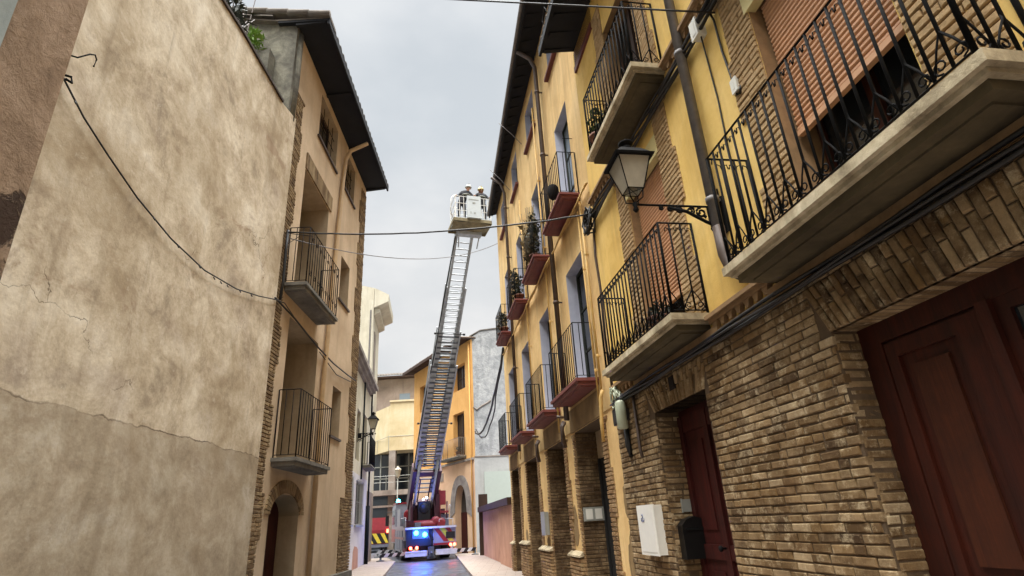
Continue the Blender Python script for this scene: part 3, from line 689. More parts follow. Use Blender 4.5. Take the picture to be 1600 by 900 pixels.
tangle(FR,'cable_tangle',8.05,.12,3.1,9,.16,'tangle of grey cables beneath the left end of the second balcony',.012,'plasgreen')
FR.top('black_splice_box',MB().box(7.95,8.15,.06,.18,2.72,2.95).box(7.97,8.13,.18,.19,2.74,2.93).tube([(7.9,.1,2.72),(7.86,.12,2.4),(7.8,.1,2.25),(7.78,.12,2.3),(7.8,.12,2.65)],.03,6),M['black'],'black cable splice box hanging under the cable tangle','junction box')
tangle(FR,'cable_tangle',8.3,.12,6.25,16,.22,'dark coil of spare cable on the yellow wall between the two houses',.014)
wire('wall_conduit',[(7.42,.11,3.1),(7.42,.11,2.3),(7.38,.11,2.2)],.022,'brown conduit running down the bricks right of the pale cylinder','brownpipe','conduit',F=FR)
# cable bundles under the moulding
for k,(dz,dw,r) in enumerate(((0,0,.022),(.03,.03,.016),(-.035,.02,.018),(-.02,.05,.012))):
    pts=[(-3+.35*i,.125+dw+.006*math.sin(i*1.7+k),3.06+dz+.012*math.sin(i*.9+k*2)) for i in range(33)]
    if k==0: mbk=MB()
    mbk.tube(pts,r,6)
FR.top('cable_bundle',mbk,M['cable'],'thick black cable bundle along the top of the brick wall under the balconies','cable')
mbk=MB()
for k in range(6):
    mbk.tube([(1.2+.3*i,.12+.02*k%3*.02+.02*math.sin(i+k),6.22+.02*math.sin(i*.8+k*2)+.03*(k-2)) for i in range(24)],.018,6)
FR.top('cable_bundle',mbk,M['cable'],'black cable bundle on the yellow wall just under the top balcony','cable')
box_thing(FR,'junction_box',4.08,4.2,.05,.16,6.12,6.34,'plaswhite','white junction box beside the big downpipe at the top of the wall','junction box')
box_thing(FR,'small_junction_box',3.78,3.86,.05,.1,5.12,5.26,'plaswhite','small white box at the end of a dropped cable on the yellow wall','junction box')
wire('dropped_cable',[(3.9,.12,6.3),(3.89,.075,6.1),(3.9,.065,5.7),(3.86,.065,5.3),(3.84,.07,5.1),(3.78,.08,5.06),(3.76,.07,5.14)],.012,'black cable dropping to the small white box on the yellow wall',F=FR)
wire('thin_dropped_cable',[(4.12,.1,6.15),(4.16,.065,5.9),(4.15,.06,5.3),(4.18,.06,4.7),(4.16,.06,3.4)],.009,'thin black cable running straight down between the downpipe and the nearest window',F=FR)
wire('boundary_cable',[(8.3,.06,6.1),(8.36,.07,5.6),(8.33,.06,5.0),(8.4,.06,4.2),(8.36,.06,3.3)],.022,'brown cable running down the joint between the two yellow houses','brownpipe',F=FR)
wire('looped_wire',[(7.6,.74,9.9),(7.62,.8,10.1),(7.4,.8,10.2),(7.35,.74,9.95)],.008,'thin wire loop hanging from the high eave',F=FR)
mbk=MB()
for k in range(4):
    mbk.tube([(8.35+.4*i,.06+.025*k,7.06+.03*math.sin(i*1.3+k)-.035*k) for i in range(28)],.017,5)
FR.top('conduit_bundle',mbk,M['beige'],'bundle of ochre painted cables running under the upper row of red balconies','conduit')
mbk=MB().tube([(8.8,.07,3.4),(8.85,.1,3.3),(8.9,.12,2.9),(8.92,.12,2.6)],.03,8)
FR.top('ochre_conduit',mbk,M['beige'],'short ochre conduit hanging beside the nearest red balcony slab','conduit')
for k,(u,z) in enumerate(((11.6,3.35),(14.35,3.35))):
    m=MB().tube([(u,.05,z),(u-.05,.12,z-.1),(u,.1,z-.35),(u+.05,.06,z-.5)],.05,6); m.tube([(u,.05,z+.1),(u,.2,z+.12)],.03,6)
    FR.top('cable_coil',m,M['brownpipe'],['brown coil of old cable under the red balconies, right one','brown coil of old cable under the red balconies, left one'][k],'cable coil')
# eave brackets / wires of B
for k,(x,z) in enumerate(((14.1,12.8),(16.6,12.75))):
    wire('eave_wire',[(x,.64,12.95),(x-.1,.3,12.5),(x-.4,.06,11.9)],.012,['thin grey wire drooping from the eave over the nearer attic windows','thin grey wire drooping from the eave over the farther attic windows'][k],'zinc',F=FR)
# plants and pots on balconies
def leafy(mb,c,rx,ry,rz,n,size,R,droop=0,slim=.3):
    for i in range(n):
        while True:
            p=[R.uniform(-1,1) for _ in range(3)]
            if sum(q*q for q in p)<1: break
        x,y,z=c[0]+p[0]*rx,c[1]+p[1]*ry,c[2]+p[2]*rz
        a=R.uniform(0,2*PI); e=R.uniform(-.9,.9)-droop; s=size*R.uniform(.6,1.3)
        d=Vector((math.cos(a)*math.cos(e),math.sin(a)*math.cos(e),math.sin(e))); b_=d.cross(Vector((R.uniform(-1,1),R.uniform(-1,1),1))).normalized()*s*slim
        o=Vector((x,y,z)); mb.add([o,o+d*s*.45+b_,o+d*s,o+d*s*.45-b_],[(0,1,2,3)])
M['leaf']=plain('green_leaf','#4d5a30',.6,var=.4,scale=8,bump=0); M['leafdark']=plain('dark_leaf','#2a3020',.6,var=.4,scale=8,bump=0); M['dry']=plain('dry_stalks','#7f6d49',.8,var=.35,scale=10,bump=0); M['grass']=plain('bright_grass','#6b8a34',.7,var=.35,scale=10,bump=0)
M['terracotta']=plain('terracotta','#6d4634',.8,var=.2)
def pot(F,u,w,z,label,kind,R,group='plants on the balconies',h=.6,mat='leaf',n=160):
    t=F.root('potted_plant',u,w,z,label,'potted plant',group)
    F.part('pot',MB().lathe((u,w,z),[(.09,0),(.13,.2),(.15,.2),(.15,.24),(.12,.24)],12),M['terracotta'],t)
    m=MB()
    if kind=='reed':
        for i in range(75):
            a=R.uniform(0,6.28);q=R.uniform(.1,.5); hh=h*R.uniform(.6,1.1)
            m.tube([(u,w,z+.2),(u+math.cos(a)*q*.4,w+math.sin(a)*q*.3,z+hh*.6),(u+math.cos(a)*q,w+math.sin(a)*q*.5,z+hh)],.011,4)
        leafy(m,(u,w,z+h*.6),.35,.2,.7,160,.14,R)
    else: leafy(m,(u,w,z+.2+h/2),.2,.14,h/2,n,.09,R,.3)
    F.part('foliage',m,M[mat],t)
RR=random.Random(8)
pot(FR,6.75,.35,6.6,'green leafy plant at the far end of the top stone balcony','leaf',RR,h=.55)
pot(FR,12.85,.22,7.24,'tall dry reeds on the second red balcony of the upper row','reed',RR,h=1.75,mat='dry')
pot(FR,12.2,.25,7.24,'short dark shrub beside the tall reeds on the upper row of red balconies','leaf',RR,h=1.3,mat='leafdark',n=330)
pot(FR,15.5,.2,7.24,'dark bush filling the third red balcony of the upper row','leaf',RR,h=1.25,mat='leafdark',n=380)
pot(FR,14.8,.22,7.24,'smaller dark bush next to the bush on the third upper red balcony','leaf',RR,h=.7,mat='leafdark',n=200)
pot(FR,18.3,.25,7.24,'dry trailing plant on the farthest upper red balcony','leaf',RR,h=.9,mat='dry',n=260)
pot(FR,17.7,.25,7.24,'dark trailing plant on the farthest upper red balcony','leaf',RR,h=.6,mat='leafdark',n=200)
pot(FR,5.9,.25,3.37,'small dark plant at the foot of the second balcony rail','leaf',RR,h=.25,mat='leafdark',n=60)
t=FR.root('hanging_basket',10.0,.3,7.5,'round brown basket hanging inside the nearest upper red balcony','basket')
FR.part('bowl',MB().lathe((10.05,.24,7.75),[(.05,0),(.10,.06),(.12,.2),(.11,.3),(.08,.33)],14),M['ironbrown'],t)
t=FR.root('antenna_stub',9.0,.0,8.6,'short black clothes line arm sticking out by the nearest upper red balcony','bracket'); FR.part('arm',MB().bar((9.1,.0,8.6),(9.1,.2,8.6),.012),M['iron'],t)
# ================================================================== LEFT SIDE (frame x = -u)
def LU(u): return -u
GW=FL.root('rendered_wall',-6.9,0,0,'huge bare beige wall of worn patchy render filling the left side','wall')
w=MB(); top=[(4.15,9.0),(6.35,9.1),(7.1,9.2),(8.87,9.3),(9.62,9.5)]
poly=[(-4.15,-.05)]+[(-u,z) for u,z in top]+[(-9.64,-.05)]
w.prism(poly,'y',-.35,.05); FL.part('render',w,M['bigwall'],GW)
cp=MB()
for (a,za),(b_,zb) in zip(top,top[1:3]+[(8.87,9.3)]):
    if b_<=a: continue
    cp.hexa([(-b_,-.4,zb),(-a,-.4,za),(-a,.085,za),(-b_,.085,zb),(-b_,-.4,zb+.05),(-a,-.4,za+.05),(-a,.085,za+.05),(-b_,.085,zb+.05)])
FL.part('coping',cp,M['cap'],GW)
PW=FL.root('pink_pier',-3.7,.05,0,'rough pinkish rendered pier at the far left edge','wall')
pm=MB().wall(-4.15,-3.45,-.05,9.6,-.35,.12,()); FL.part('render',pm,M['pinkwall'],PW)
GB=FL.root('blue_grey_house',-1,.05,0,'blue grey house wall cut by the top left corner','house')
FL.part('wall',MB().wall(-3.45,9,-.05,13,-.35,.2,[(-2,-1,4,6),(1,2,4,6),(4,5,4,6),(-1.6,-.4,-.1,2.3)]),M['bluegrey'],GB)
FL.part('door',MB().box(-1.6,-.4,-.3,-.26,0,2.3),M['darkwood'],GB)
for a_,b_ in((-2,-1),(1,2),(4,5)): fr_door(FL,GB,a_,b_,4,6,-.25,'window','brownwood','glass')
# building L
Lb=FL.root('balcony_house',-12.6,0,0,'tall ochre house with brick quoins and two iron balconies, left of the street','house')
lh=[(-12.32,-10.52,6.0,8.9),(-12.3,-10.48,2.8,5.45),(-12.6,-11.14,10.25,11.5),(-14.5,-13.48,10.3,11.5),(-14.5,-13.64,7.07,8.3),(-14.4,-13.65,3.62,4.8),(-11.92,-10.42,-.1,2.2)]
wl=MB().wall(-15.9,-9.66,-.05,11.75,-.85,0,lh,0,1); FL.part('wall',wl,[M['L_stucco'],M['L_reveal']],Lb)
# curved arch head over the ground door
am=MB(); cx=-11.17; rr_=.75; n=14
for i in range(n):
    a0=PI*i/n;a1=PI*(i+1)/n
    xa,za=cx+rr_*math.cos(a0),1.85+.36*math.sin(a0); xb,zb=cx+rr_*math.cos(a1),1.85+.36*math.sin(a1)
    am.hexa([(xb,-.42,zb),(xa,-.42,za),(xa,-.003,za),(xb,-.003,zb),(xb,-.42,2.22),(xa,-.42,2.22),(xa,-.003,2.22),(xb,-.003,2.22)])
FL.part('arch_head',am,M['L_stucco'],Lb)
ar=MB(); n=24
for i in range(n):
    a0=PI*(i+.1)/n;a1=PI*(i+.9)/n; ri,ro=.76,.98
    q=[(cx+ri*math.cos(a0),1.85+.37*math.sin(a0)),(cx+ro*math.cos(a0),1.85+.6*math.sin(a0)),(cx+ro*math.cos(a1),1.85+.6*math.sin(a1)),(cx+ri*math.cos(a1),1.85+.37*math.sin(a1))]
    ar.prism(q,'y',-.01,.03)
lq=MB()
FLp=lambda base:(lambda a,o,z:(a,base+o,z))
lq.bricks(-10.1,-9.67,0,10.3,FLp(.0),.23,.06,.016,depth=.02,proud=.025,seed=90,tooth=(.1,0))
lq.bricks(-10.45,-9.67,.0,1.9,FLp(.0),.23,.06,.016,depth=.02,proud=.028,seed=93) if False else None
lq.bricks(-15.88,-15.15,0,11.5,FLp(.0),.23,.06,.016,depth=.02,proud=.025,seed=91,tooth=(0,.14))
lq.bricks(-15.95,-14.85,0,2.3,FLp(.0),.23,.06,.016,depth=.02,proud=.03,seed=95)
FL.part('brick_quoins',lq,M['brickL'],Lb); FL.part('brick_arch',ar,M['brickL'],Lb)
ll=MB(); n=26
for i in range(n):
    x=-12.45+i*1.95/n; ll.box(x,x+1.95/n-.012,-.01,.035,8.92,9.32)
FL.part('brick_lintel',ll,M['brickL'],Lb)
for (a,b_,z0,z1) in lh[:2]: fr_door(FL,Lb,a,b_,z0,z1,-.8,'balcony_door','brownwood','glass',rows=3)
for (a,b_,z0,z1) in lh[2:6]:
    fr_door(FL,Lb,a,b_,z0,z1,-.3,'window','brownwood','glass',leaves=2,rows=2)
    FL.part('sill',MB().box(a-.08,b_+.08,-.02,.05,z0-.05,z0),M['brownpipe'],Lb)
for (a,b_,z0,z1) in lh[2:4]:
    gr=MB()
    for i in range(4): x=a+(b_-a)*(i+.5)/4; gr.bar((x,-.1,z0),(x,-.1,z1),.012)
    for i in range(1,4): z=z0+(z1-z0)*i/4; gr.bar((a,-.1,z),(b_,-.1,z),.012)
    FL.part('window_bars',gr,M['iron'],Lb)
dd=MB().box(-11.92,-10.42,-.42,-.38,0,2.2).box(-11.2,-11.14,-.38,-.35,0,2.2)
for a in(-11.8,-11.05):
    for z in(.2,1.1): dd.box(a,a+.5,-.38,-.36,z,z+.75)
d=FL.part('arched_door',dd,M['darkwood'],Lb)
def lbalc(x0,x1,zt):
    s=FL.part('balcony',slab(MB(),x0,x1,.0,.45,zt,.14,'c'),M['conc'],Lb)
    FL.part('railing',railing(x0+.05,x1-.05,.02,.41,zt,1.2,.14,.0085,'plain',.014),M['ironbrown'],s); return s
s=lbalc(-12.15,-9.98,5.96); lbalc(-12.3,-10.25,2.76)
sc=MB()
for i in range(8):
    x=-12.0+i*.26
    sc.tube([(x+p,.43,6.2+q) for p,q in spiral(0,0,.07,1.3,1,0,12)],.006,4)
    sc.tube([(x+p,.43,6.95+q) for p,q in spiral(0,0,.06,1.3,-1,0,12)],.006,4)
FL.part('railing_scrolls',sc,M['ironbrown'],s)
FL.part('plinth',MB().box(-15.9,-9.66,-.01,.12,-.02,.62),M['conc'],Lb)
eave(FL,Lb,-15.95,-9.2,.66,11.74,11.8,-5,12.4,'tilegrey','eave',raft=2.2)
dp=MB().tube([(-12.6,.07,.6),(-12.65,.07,4.5),(-12.85,.07,7.5),(-13.1,.07,10.3),(-13.15,.09,11.0),(-13.18,.2,11.3),(-13.3,.62,11.62)],.055,10)
FL.part('downpipe',dp,M['creampipe'],Lb)
# grey side gable rising above the render wall
gm=MB().prism([(-.0,9.0),(-.0,11.8),(-5,12.35),(-5,9.0)],'x',-9.66,-9.3); FL.part('grey_gable',gm,M['L_grey'],Lb)
gm=MB(); gm.tube([(-9.5,-.06,9.35),(-9.52,-.05,10.4),(-9.5,-.05,11.7)],.12,10); FL.part('rounded_corner',gm,M['L_grey'],Lb)
gm=MB().wall(-9.66,-9.62,8.9,11.6,-.44,-.0,()); FL.part('gable_return',gm,M['L_grey'],Lb)
bt=MB()
for i in range(12):
    y0=.72-i*.45; z0=11.86+.10*(.72-y0)*1.0
    bt.hexa([(-9.6,y0-.5,z0+.045),(-9.12,y0-.5,z0+.045),(-9.12,y0,z0),(-9.6,y0,z0),(-9.6,y0-.5,z0+.125),(-9.12,y0-.5,z0+.125),(-9.12,y0,z0+.09),(-9.6,y0,z0+.09)])
    bt.tube([(-9.16,y0-.46,z0+.10),(-9.16,y0+.0,z0+.075)],.075,8)
FL.part('verge_tiles',bt,M['tilegrey'],Lb)
# shrub behind the top of the wall, grass in the corner
t=FL.root('shrub',-8.5,-1.2,9.0,'dark long leaved shrub showing over the top of the bare left wall','shrub')
sm=MB()
RS=random.Random(4)
for i in range(7): sm.tube([(-8.5,-1.0,9.0),(-8.5+RS.uniform(-.4,.4),-.9,10.2),(-8.4+RS.uniform(-.5,.9),-.75+RS.uniform(-.3,.3),11.0+RS.uniform(0,.6))],.02,5,r1=.008)
FL.part('stems',sm,M['brownpipe'],t)
sm=MB(); leafy(sm,(-7.9,-.85,10.75),.65,.4,.6,300,.24,RS,.5,.12); leafy(sm,(-7.2,-.75,10.0),.7,.3,.8,360,.22,RS,.4,.14)
leafy(sm,(-8.3,-.6,10.0),.3,.2,.5,110,.2,RS,.4,.14)
FL.part('foliage',sm,M['leafdark'],t)
t=FL.root('grass_tuft',-9.0,-.45,9.7,'bright green tuft growing in the corner above the bare left wall','plant')
sm=MB(); leafy(sm,(-9.0,-.75,11.0),.1,.22,.3,150,.2,RS,-.5,.12); FL.part('foliage',sm,M['grass'],t)
FL.part('ledge',MB().box(-9.28,-9.0,-1.4,-.4,9.2,10.85),M['L_grey'],t)
# wires on the left wall
def lw(u,w_,z): return (-u,w_,z)
pts=[lw(u,.1,z) for u,z in ((4.16,5.54),(4.5,5.36),(4.9,5.22),(5.47,5.05),(6.2,4.92),(7.05,4.88),(8.0,5.0),(8.8,5.2),(9.46,5.4),(9.9,5.5),(10.4,5.42))]
def stubs(mb):
    for (u,z) in ((4.35,5.43),(5.8,4.99),(6.05,4.95),(6.35,4.91),(6.9,4.88),(7.3,4.89),(7.5,4.91),(7.7,4.94),(8.1,5.02),(8.5,5.11)):
        mb.tube([(-u,.1,z),(-u-.01,.12,z-.035)],.009,5)
wire('festoon_wire',pts,.010,'sagging black festoon wire with bulb stubs across the bare left wall',F=FL,extra=stubs)
wire('bent_hook',[lw(4.12,.06,5.80),lw(4.22,.12,5.84),lw(4.32,.14,5.98),lw(4.38,.14,6.03),lw(4.41,.14,6.0),lw(4.40,.14,5.9)],.008,'bent wire hook sticking out high on the bare left wall','iron','hook',F=FL)
wire('wall_ring',[lw(4.15,.06,5.58),lw(4.22,.12,5.60),lw(4.23,.13,5.54),lw(4.17,.12,5.53)],.012,'small iron eye holding the left end of the festoon wire','iron','hook',F=FL)
mb_=MB(); 
mb_.tube([lw(9.5,.08,5.45),lw(10.5,.1,5.4),lw(12,.09,5.28),lw(13.3,.08,5.25),lw(14.6,.07,5.3),lw(15.5,.07,5.35)],.018,5)
mb_.tube([lw(12.2,.08,5.22),lw(13.6,.08,5.05),lw(15.0,.07,5.2)],.011,5)
FL.top('facade_cable',mb_,M['cable'],'dark cable running under the upper balcony of the ochre left house','cable')
wire('corner_cable',[lw(9.75,.08,6.95),lw(9.7,.1,6.5),lw(9.78,.08,5.9),lw(9.72,.08,5.5)],.03,'thick black cable down the brick quoin beside the upper left balcony',F=FL)
tt=FL.root('cable_bracket',-9.75,.02,6.85,'rusty bracket anchoring the cables that cross the street from the left house','bracket'); FL.part('arm',MB().bar((-9.75,.02,6.9),(-9.85,.5,6.86),.012).bar((-9.75,.02,6.6),(-9.82,.3,6.86),.008),M['ironbrown'],tt)
def Wp(F,x,y,z): return F.W(x,y,z)
a=Wp(FL,-9.73,.06,6.91); b_=Wp(FR,8.1,.12,6.28)
wire('street_cable',sag(a,b_,24,.18,.006),.015,'thick black cable crossing the street in front of the rescue cage')
a=Wp(FL,-9.9,.08,6.85); b_=Wp(FR,19.5,.06,11.55)
wire('thin_street_cable',sag(a,b_,20,.55),.010,'thin grey cable crossing the street just below the rescue cage','zinc')
b_=Wp(FR,3.81,.1,6.11)
a=(-5.2,8.9,10.6)
a=Wp(FL,-6.3,-.0,9.3)
wire('upper_street_cable',sag(b_,a,14,.0),.010,'black cable crossing the street at the very top of the picture')
a=Wp(FR,19.5,.06,7.3); b_=(-2.66,33.75,6.5)
def dbl(mb): mb.tube(sag((a[0],a[1],a[2]),(b_[0]+.1,b_[1],b_[2]+.1),14,1.5,.05),.03,5)
wire('corner_street_cable',sag(a,b_,16,1.1,.03),.045,'twisted black cables strung from the red balcony corner to the orange house',extra=dbl)
# ================================================================== FAR LEFT: white house W, cream house C
Wb=FW.root('white_house',2,0,0,'low white and cream house with a moulded cornice past the ochre house on the left','house')
wh=[(1.5,4.0,1.78,3.5),(5.0,7.2,1.78,3.5),(.9,2.0,4.3,6.6),(3.4,4.6,4.3,6.4),(6,7,4.3,6.4)]
FW.part('lower_wall',MB().wall(0,14,-.05,3.75,-.4,.0,wh[:2]),M['W_low'],Wb)
FW.part('upper_wall',MB().wall(0,14,3.751,8.1,-.4,-.015,wh[2:]),M['W_up'],Wb)
c=MB(); c.box(-.2,14,-.1,.12,7.9,8.05); c.box(-.28,14,-.1,.24,8.05,8.2); c.box(-.35,14,-.1,.36,8.2,8.38); c.box(-.3,14,-.1,.3,8.38,8.46)
FW.part('cornice',c,M['K_conc'],Wb)
for (a0,b0,z0,z1) in wh:
    fr_door(FW,Wb,a0,b0,z0,z1,-.2,'window','brownwood','glass',rows=2)
g=MB()
for (a0,b0,z0,z1) in wh[:2]:
    for i in range(9): x=a0+(b0-a0)*(i+.5)/9; g.bar((x,.04,z0-.05),(x,.04,z1+.05),.012)
    for z in(z0,z1,(z0+z1)/2): g.bar((a0,.04,z),(b0,.04,z),.014)
    g.box(a0-.1,b0+.1,-.0,.08,z0-.1,z0-.03)
FW.part('window_grilles',g,M['plasgrey'],Wb)
s=FW.part('balcony',slab(MB(),.5,2.6,.0,.42,4.25,.12,'c'),M['conc'],Wb)
FW.part('railing',railing(.55,2.55,.02,.38,4.25,1.25,.13,.01,'plain',.015),M['iron'],s)
FW.part('downpipe',MB().tube([(.1,.1,.0),(.1,.1,2.6)],.09,8).tube([(.1,.1,2.5),(.1,.1,8.0)],.045,8).tube([(2.9,.06,3.6),(2.9,.06,7.9)],.04,8),M['irongreen'],Wb)
br=MB().prism([(2.3,.05),(4.2,.0),(4.1,.75),(3.7,.95),(2.9,.9),(2.5,.8)],'y',-.01,.006); FW.part('bare_brick_patch',br,M['pinklow'],Wb)
street_lamp(FW,4.4,.02,5.35,.62,'small black iron lantern on the white house left of the street',1.0,group='wall lanterns')
Cb=FW.root('cream_house',-1.5,0,0,'tall pale cream house with a projecting roof cornice behind the white house','house')
FW.part('wall',MB().wall(-3.4,-.01,-.05,13.2,-9,-.02,()),M['C_wall'],Cb) 
cw=MB().prism([(-9,13.2),(-9,14.6),(-4.5,14.9),(-.02,13.9),(-.02,13.2)],'x',-3.4,-.01); FW.part('gable',cw,M['C_wall'],Cb)
g=MB(); g.prism([(0,12.75),(.75,13.1),(.78,13.5),(0,13.9)],'x',-3.6,.0); g.prism([(-.0,12.4),(.3,12.55),(.3,12.75),(0,12.75)],'x',-3.4,-.2); FW.part('roof_cornice',g,M['C_wall'],Cb)
for z_ in(9.2,5.2): FW.part('window',MB().box(-1.4,-.7,-.01,.02,z_,z_+2.4),M['K_conc'],Cb)
FW.part('rain_head',MB().box(-.01,.03,-.2,-.12,3,12.6),M['zinc'],Cb)
FW.part('roof_box',MB().box(-1,.0,-2.2,-.9,13.9,14.9),M['bluegrey'],Cb)
FW.part('garage_door',MB().box(-2.9,-.3,-.01,.03,0,3.3),M['K_grey'],Cb)
# ================================================================== ORANGE HOUSE O
Ob=FO.root('orange_house',4,0,0,'orange three storey house with a pointed stone arch door behind the fire engine','house')
oh=[(.85,2.55,9.35,10.95),(1.1,2.65,5.35,7.95),(7.15,8.2,9.1,10.95),(6.9,8.2,5.3,7.9)]
FO.part('upper_wall',MB().wall(0,9.3,5.0,12.2,-.5,0,oh),M['O_orange'],Ob)
ph=[(.85,2.75,-.1,2.3)]
FO.part('lower_wall',MB().wall(0,9.3,-.05,4.999,-.5,-.01,[(.85,2.75,-.1,3.75)]),M['O_pink'],Ob)
def ogive(cx,hw,zs,zt,n=10):
    r=[]
    for i in range(n+1):
        t=i/n; r.append((cx+hw*(1-t)**.0*math.cos(t*PI/2)**.8 if t<1 else cx, zs+(zt-zs)*math.sin(t*PI/2)**1.05))
    return r
og=ogive(1.8,.8,2.2,3.7); ogL=[(3.6-x,z) for x,z in og][::-1]
full=og+ogL[1:]
af=MB()
for (xa,za),(xb,zb) in zip(full,full[1:]):
    af.hexa([(min(xa,xb),-.45,za if xa<xb else zb),(max(xa,xb),-.45,zb if xa<xb else za),(max(xa,xb),-.012,zb if xa<xb else za),(min(xa,xb),-.012,za if xa<xb else zb),(min(xa,xb),-.45,3.76),(max(xa,xb),-.45,3.76),(max(xa,xb),-.012,3.76),(min(xa,xb),-.012,3.76)]) if abs(xa-xb)>.001 else None
af.box(.84,1.0,-.45,-.012,0,2.22); af.box(2.6,2.76,-.45,-.012,0,2.22)
FO.part('arch_head',af,M['O_pink'],Ob)
so=ogive(1.8,1.45,1.9,4.25); soL=[(3.6-x,z) for x,z in so][::-1]; outer=so+soL[1:]
sa=MB()
for k in range(len(full)-1):
    (x0,z0),(x1,z1)=full[k],full[k+1]; (X0,Z0),(X1,Z1)=outer[k],outer[k+1]
    sa.prism([(x0,z0),(X0,Z0),(X1,Z1),(x1,z1)],'y',-.02,.03)
FO.part('stone_arch',sa,M['archstone'],Ob)
FO.part('arch_door',MB().box(1.8,2.7,-.44,-.4,0,2.2).box(1.0,1.8,-.44,-.4,0,2.2).box(1.77,1.83,-.4,-.37,0,2.2),M['darkwood'],Ob)
FO.part('arch_glass',MB().box(.95,2.65,-.45,-.42,2.2,3.8),M['glass'],Ob)
FO.part('vent_grille',MB().box(4.2,4.65,-.01,.02,4.1,4.6),M['K_conc'],Ob)
FO.part('string_course',MB().box(-.05,9.3,0,.1,4.95,5.08),M['K_conc'],Ob)
for (a0,b0,z0,z1) in oh: fr_door(FO,Ob,a0,b0,z0,z1,-.35,'window','brownwood','glass',rows=2)
s=FO.part('balcony',slab(MB(),.9,3.6,.0,.5,5.3,.14,'c'),M['conc'],Ob)
FO.part('railing',railing(.95,3.55,.02,.45,5.3,1.05,.13,.01,'plain',.015),M['K_conc'],s)
eave(FO,Ob,-.1,9.6,.8,12.25,12.15,-5,14.2,'tile','eavewood',raft=.5)
FO.part('corner_pipe',MB().tube([(.15,.07,0),(.15,.07,12)],.05,6),M['O_orange'],Ob)
pot(FO,1.4,.3,5.3,'dark plants on the balcony of the orange house','leaf',RR,h=.4,mat='leafdark')
t=FO.root('side_wall_end',9.3,-.5,0,'blind end wall of the orange house','wall') if False else None
FO.part('end_wall',MB().wall(9.3,9.31,-.05,12.2,-6,0,()),M['O_orange'],Ob)
# gable G facing the camera, right of the orange corner
FG=Frame(-2.78,33.95,rad(8)); Gb=FG.root('grey_gable_house',1.5,0,0,'grey white blind gable with peeling render behind the low pink wall','house')
gb=MB().prism([(0.02,5.12),(0.02,12.35),(.6,12.75),(4.4,13.2),(4.4,5.12)],'y',0,.4); FG.part('upper_gable',gb,M['G_grey'],Gb)
FG.part('lower_wall',MB().box(.02,4.4,-.03,.4,-.05,5.08),M['G_low'],Gb)
FG.part('ledge',MB().box(.02,4.4,-.06,.1,5.08,5.14),M['K_conc'],Gb)
FG.part('verge',MB().hexa([(-.1,-.05,12.36),(.6,-.05,12.76),(.6,.5,12.76),(-.1,.5,12.36),(-.1,-.05,12.42),(.6,-.05,12.82),(.6,.5,12.82),(-.1,.5,12.42)]).hexa([(.6,-.05,12.76),(4.4,-.05,13.21),(4.4,.5,13.21),(.6,.5,12.76),(.6,-.05,12.82),(4.4,-.05,13.28),(4.4,.5,13.28),(.6,.5,12.82)]),M['tilegrey'],Gb)
FG.part('peeled_scar',MB().tube([(.05,-.02,8.0),(.25,-.02,7.8),(.5,-.02,8.0),(.9,-.02,8.2),(1.1,-.02,8.35)],.05,6),M['K_conc'],Gb)
FG.top('blank_board',MB().box(.55,2.6,-.16,-.1,2.3,4.25),M['banner'],'large blank pale board fixed on the grey gable above the low pink wall','board')
# low pink wall with brown timber beam
Pw=FR.root('low_pink_wall',24,0,0,'low terracotta pink yard wall under a brown beam, past the yellow house','wall')
FR.part('render',MB().wall(19.9,23.4,-.05,2.05,-.3,-.03,()).wall(23.4,30.2,-.05,2.05,-.3,-.12,()),M['pinklow'],Pw)
FR.part('beam',MB().box(19.9,30.4,-.35,.12,2.05,2.28),M['brownwood'],Pw)
FR.part('end_post',MB().box(30.42,30.55,-.4,.05,-.05,2.9),M['brownwood'],Pw)
# ================================================================== BACKGROUND K, street lamp, red van
FK=Frame(-11.35,50,0)
Kb=FK.root('concrete_house',2,0,0,'flat roofed house with bright cream upper storey over a grey concrete frame','house')
FK.part('cream_storey',MB().box(0,6,0,6,7.75,11.9).prism([(0,0),(0,6),(-3.2,7),(-3.2,4.2)],'z',7.75,11.6),M['K_cream'],Kb)
FK.part('parapet',MB().box(0,6,-.02,0,8.9,9.0).box(-.05,6.05,-.1,.1,11.9,12.05),M['K_cream'],Kb)
fm=MB()
for x in(0,3.0,5.7): fm.box(x-.0,x+.55,-.05,.5,0,7.75)
fm.box(-3.2,6.2,-.9,.3,4.1,4.5); fm.box(-3.4,6.2,-.5,.3,3.2,3.35); fm.box(-3.2,-2.8,2,2.5,0,7.75)
FK.part('frame',fm,M['K_conc'],Kb)
FK.part('dark_glazing',MB().box(-3,6,2.4,2.5,0,7.75),M['glass'],Kb)
wm=MB()
for x in(-2.4,-1.3,1.2,2.2,4.0,4.9): wm.box(x,x+.1,2.3,2.39,4.5,7.7)
for z in(5.6,6.6): wm.box(-3,6,2.3,2.385,z,z+.08)
FK.part('mullions',wm,M['plasgrey'],Kb)
FK.part('railing',MB().bar((-3.3,-.85,5.6),(6,-.85,5.6),.03).bar((-3.3,-.85,5.1),(6,-.85,5.1),.03).bar((0,-.85,4.5),(0,-.85,5.6),.03).bar((3,-.85,4.5),(3,-.85,5.6),.03),M['plasgrey'],Kb)
FK.part('terrace_rail',MB().bar((-3.0,4.0,8.9),(0,-.3,8.9),.03).bar((0,-.3,8.9),(6,-.3,8.9),.03).bar((0,-.3,7.7),(0,-.3,8.9),.03).bar((-1.5,1.85,7.7),(-1.5,1.85,8.9),.03),M['plasgrey'],Kb)
Kg=FK.root('grey_block',2,9,0,'grey brown block with a tiled eave rising behind the cream storey','house')
FK.part('wall',MB().wall(-6,8,-.05,16.2,9,9.4,()),M['K_grey'],Kg)
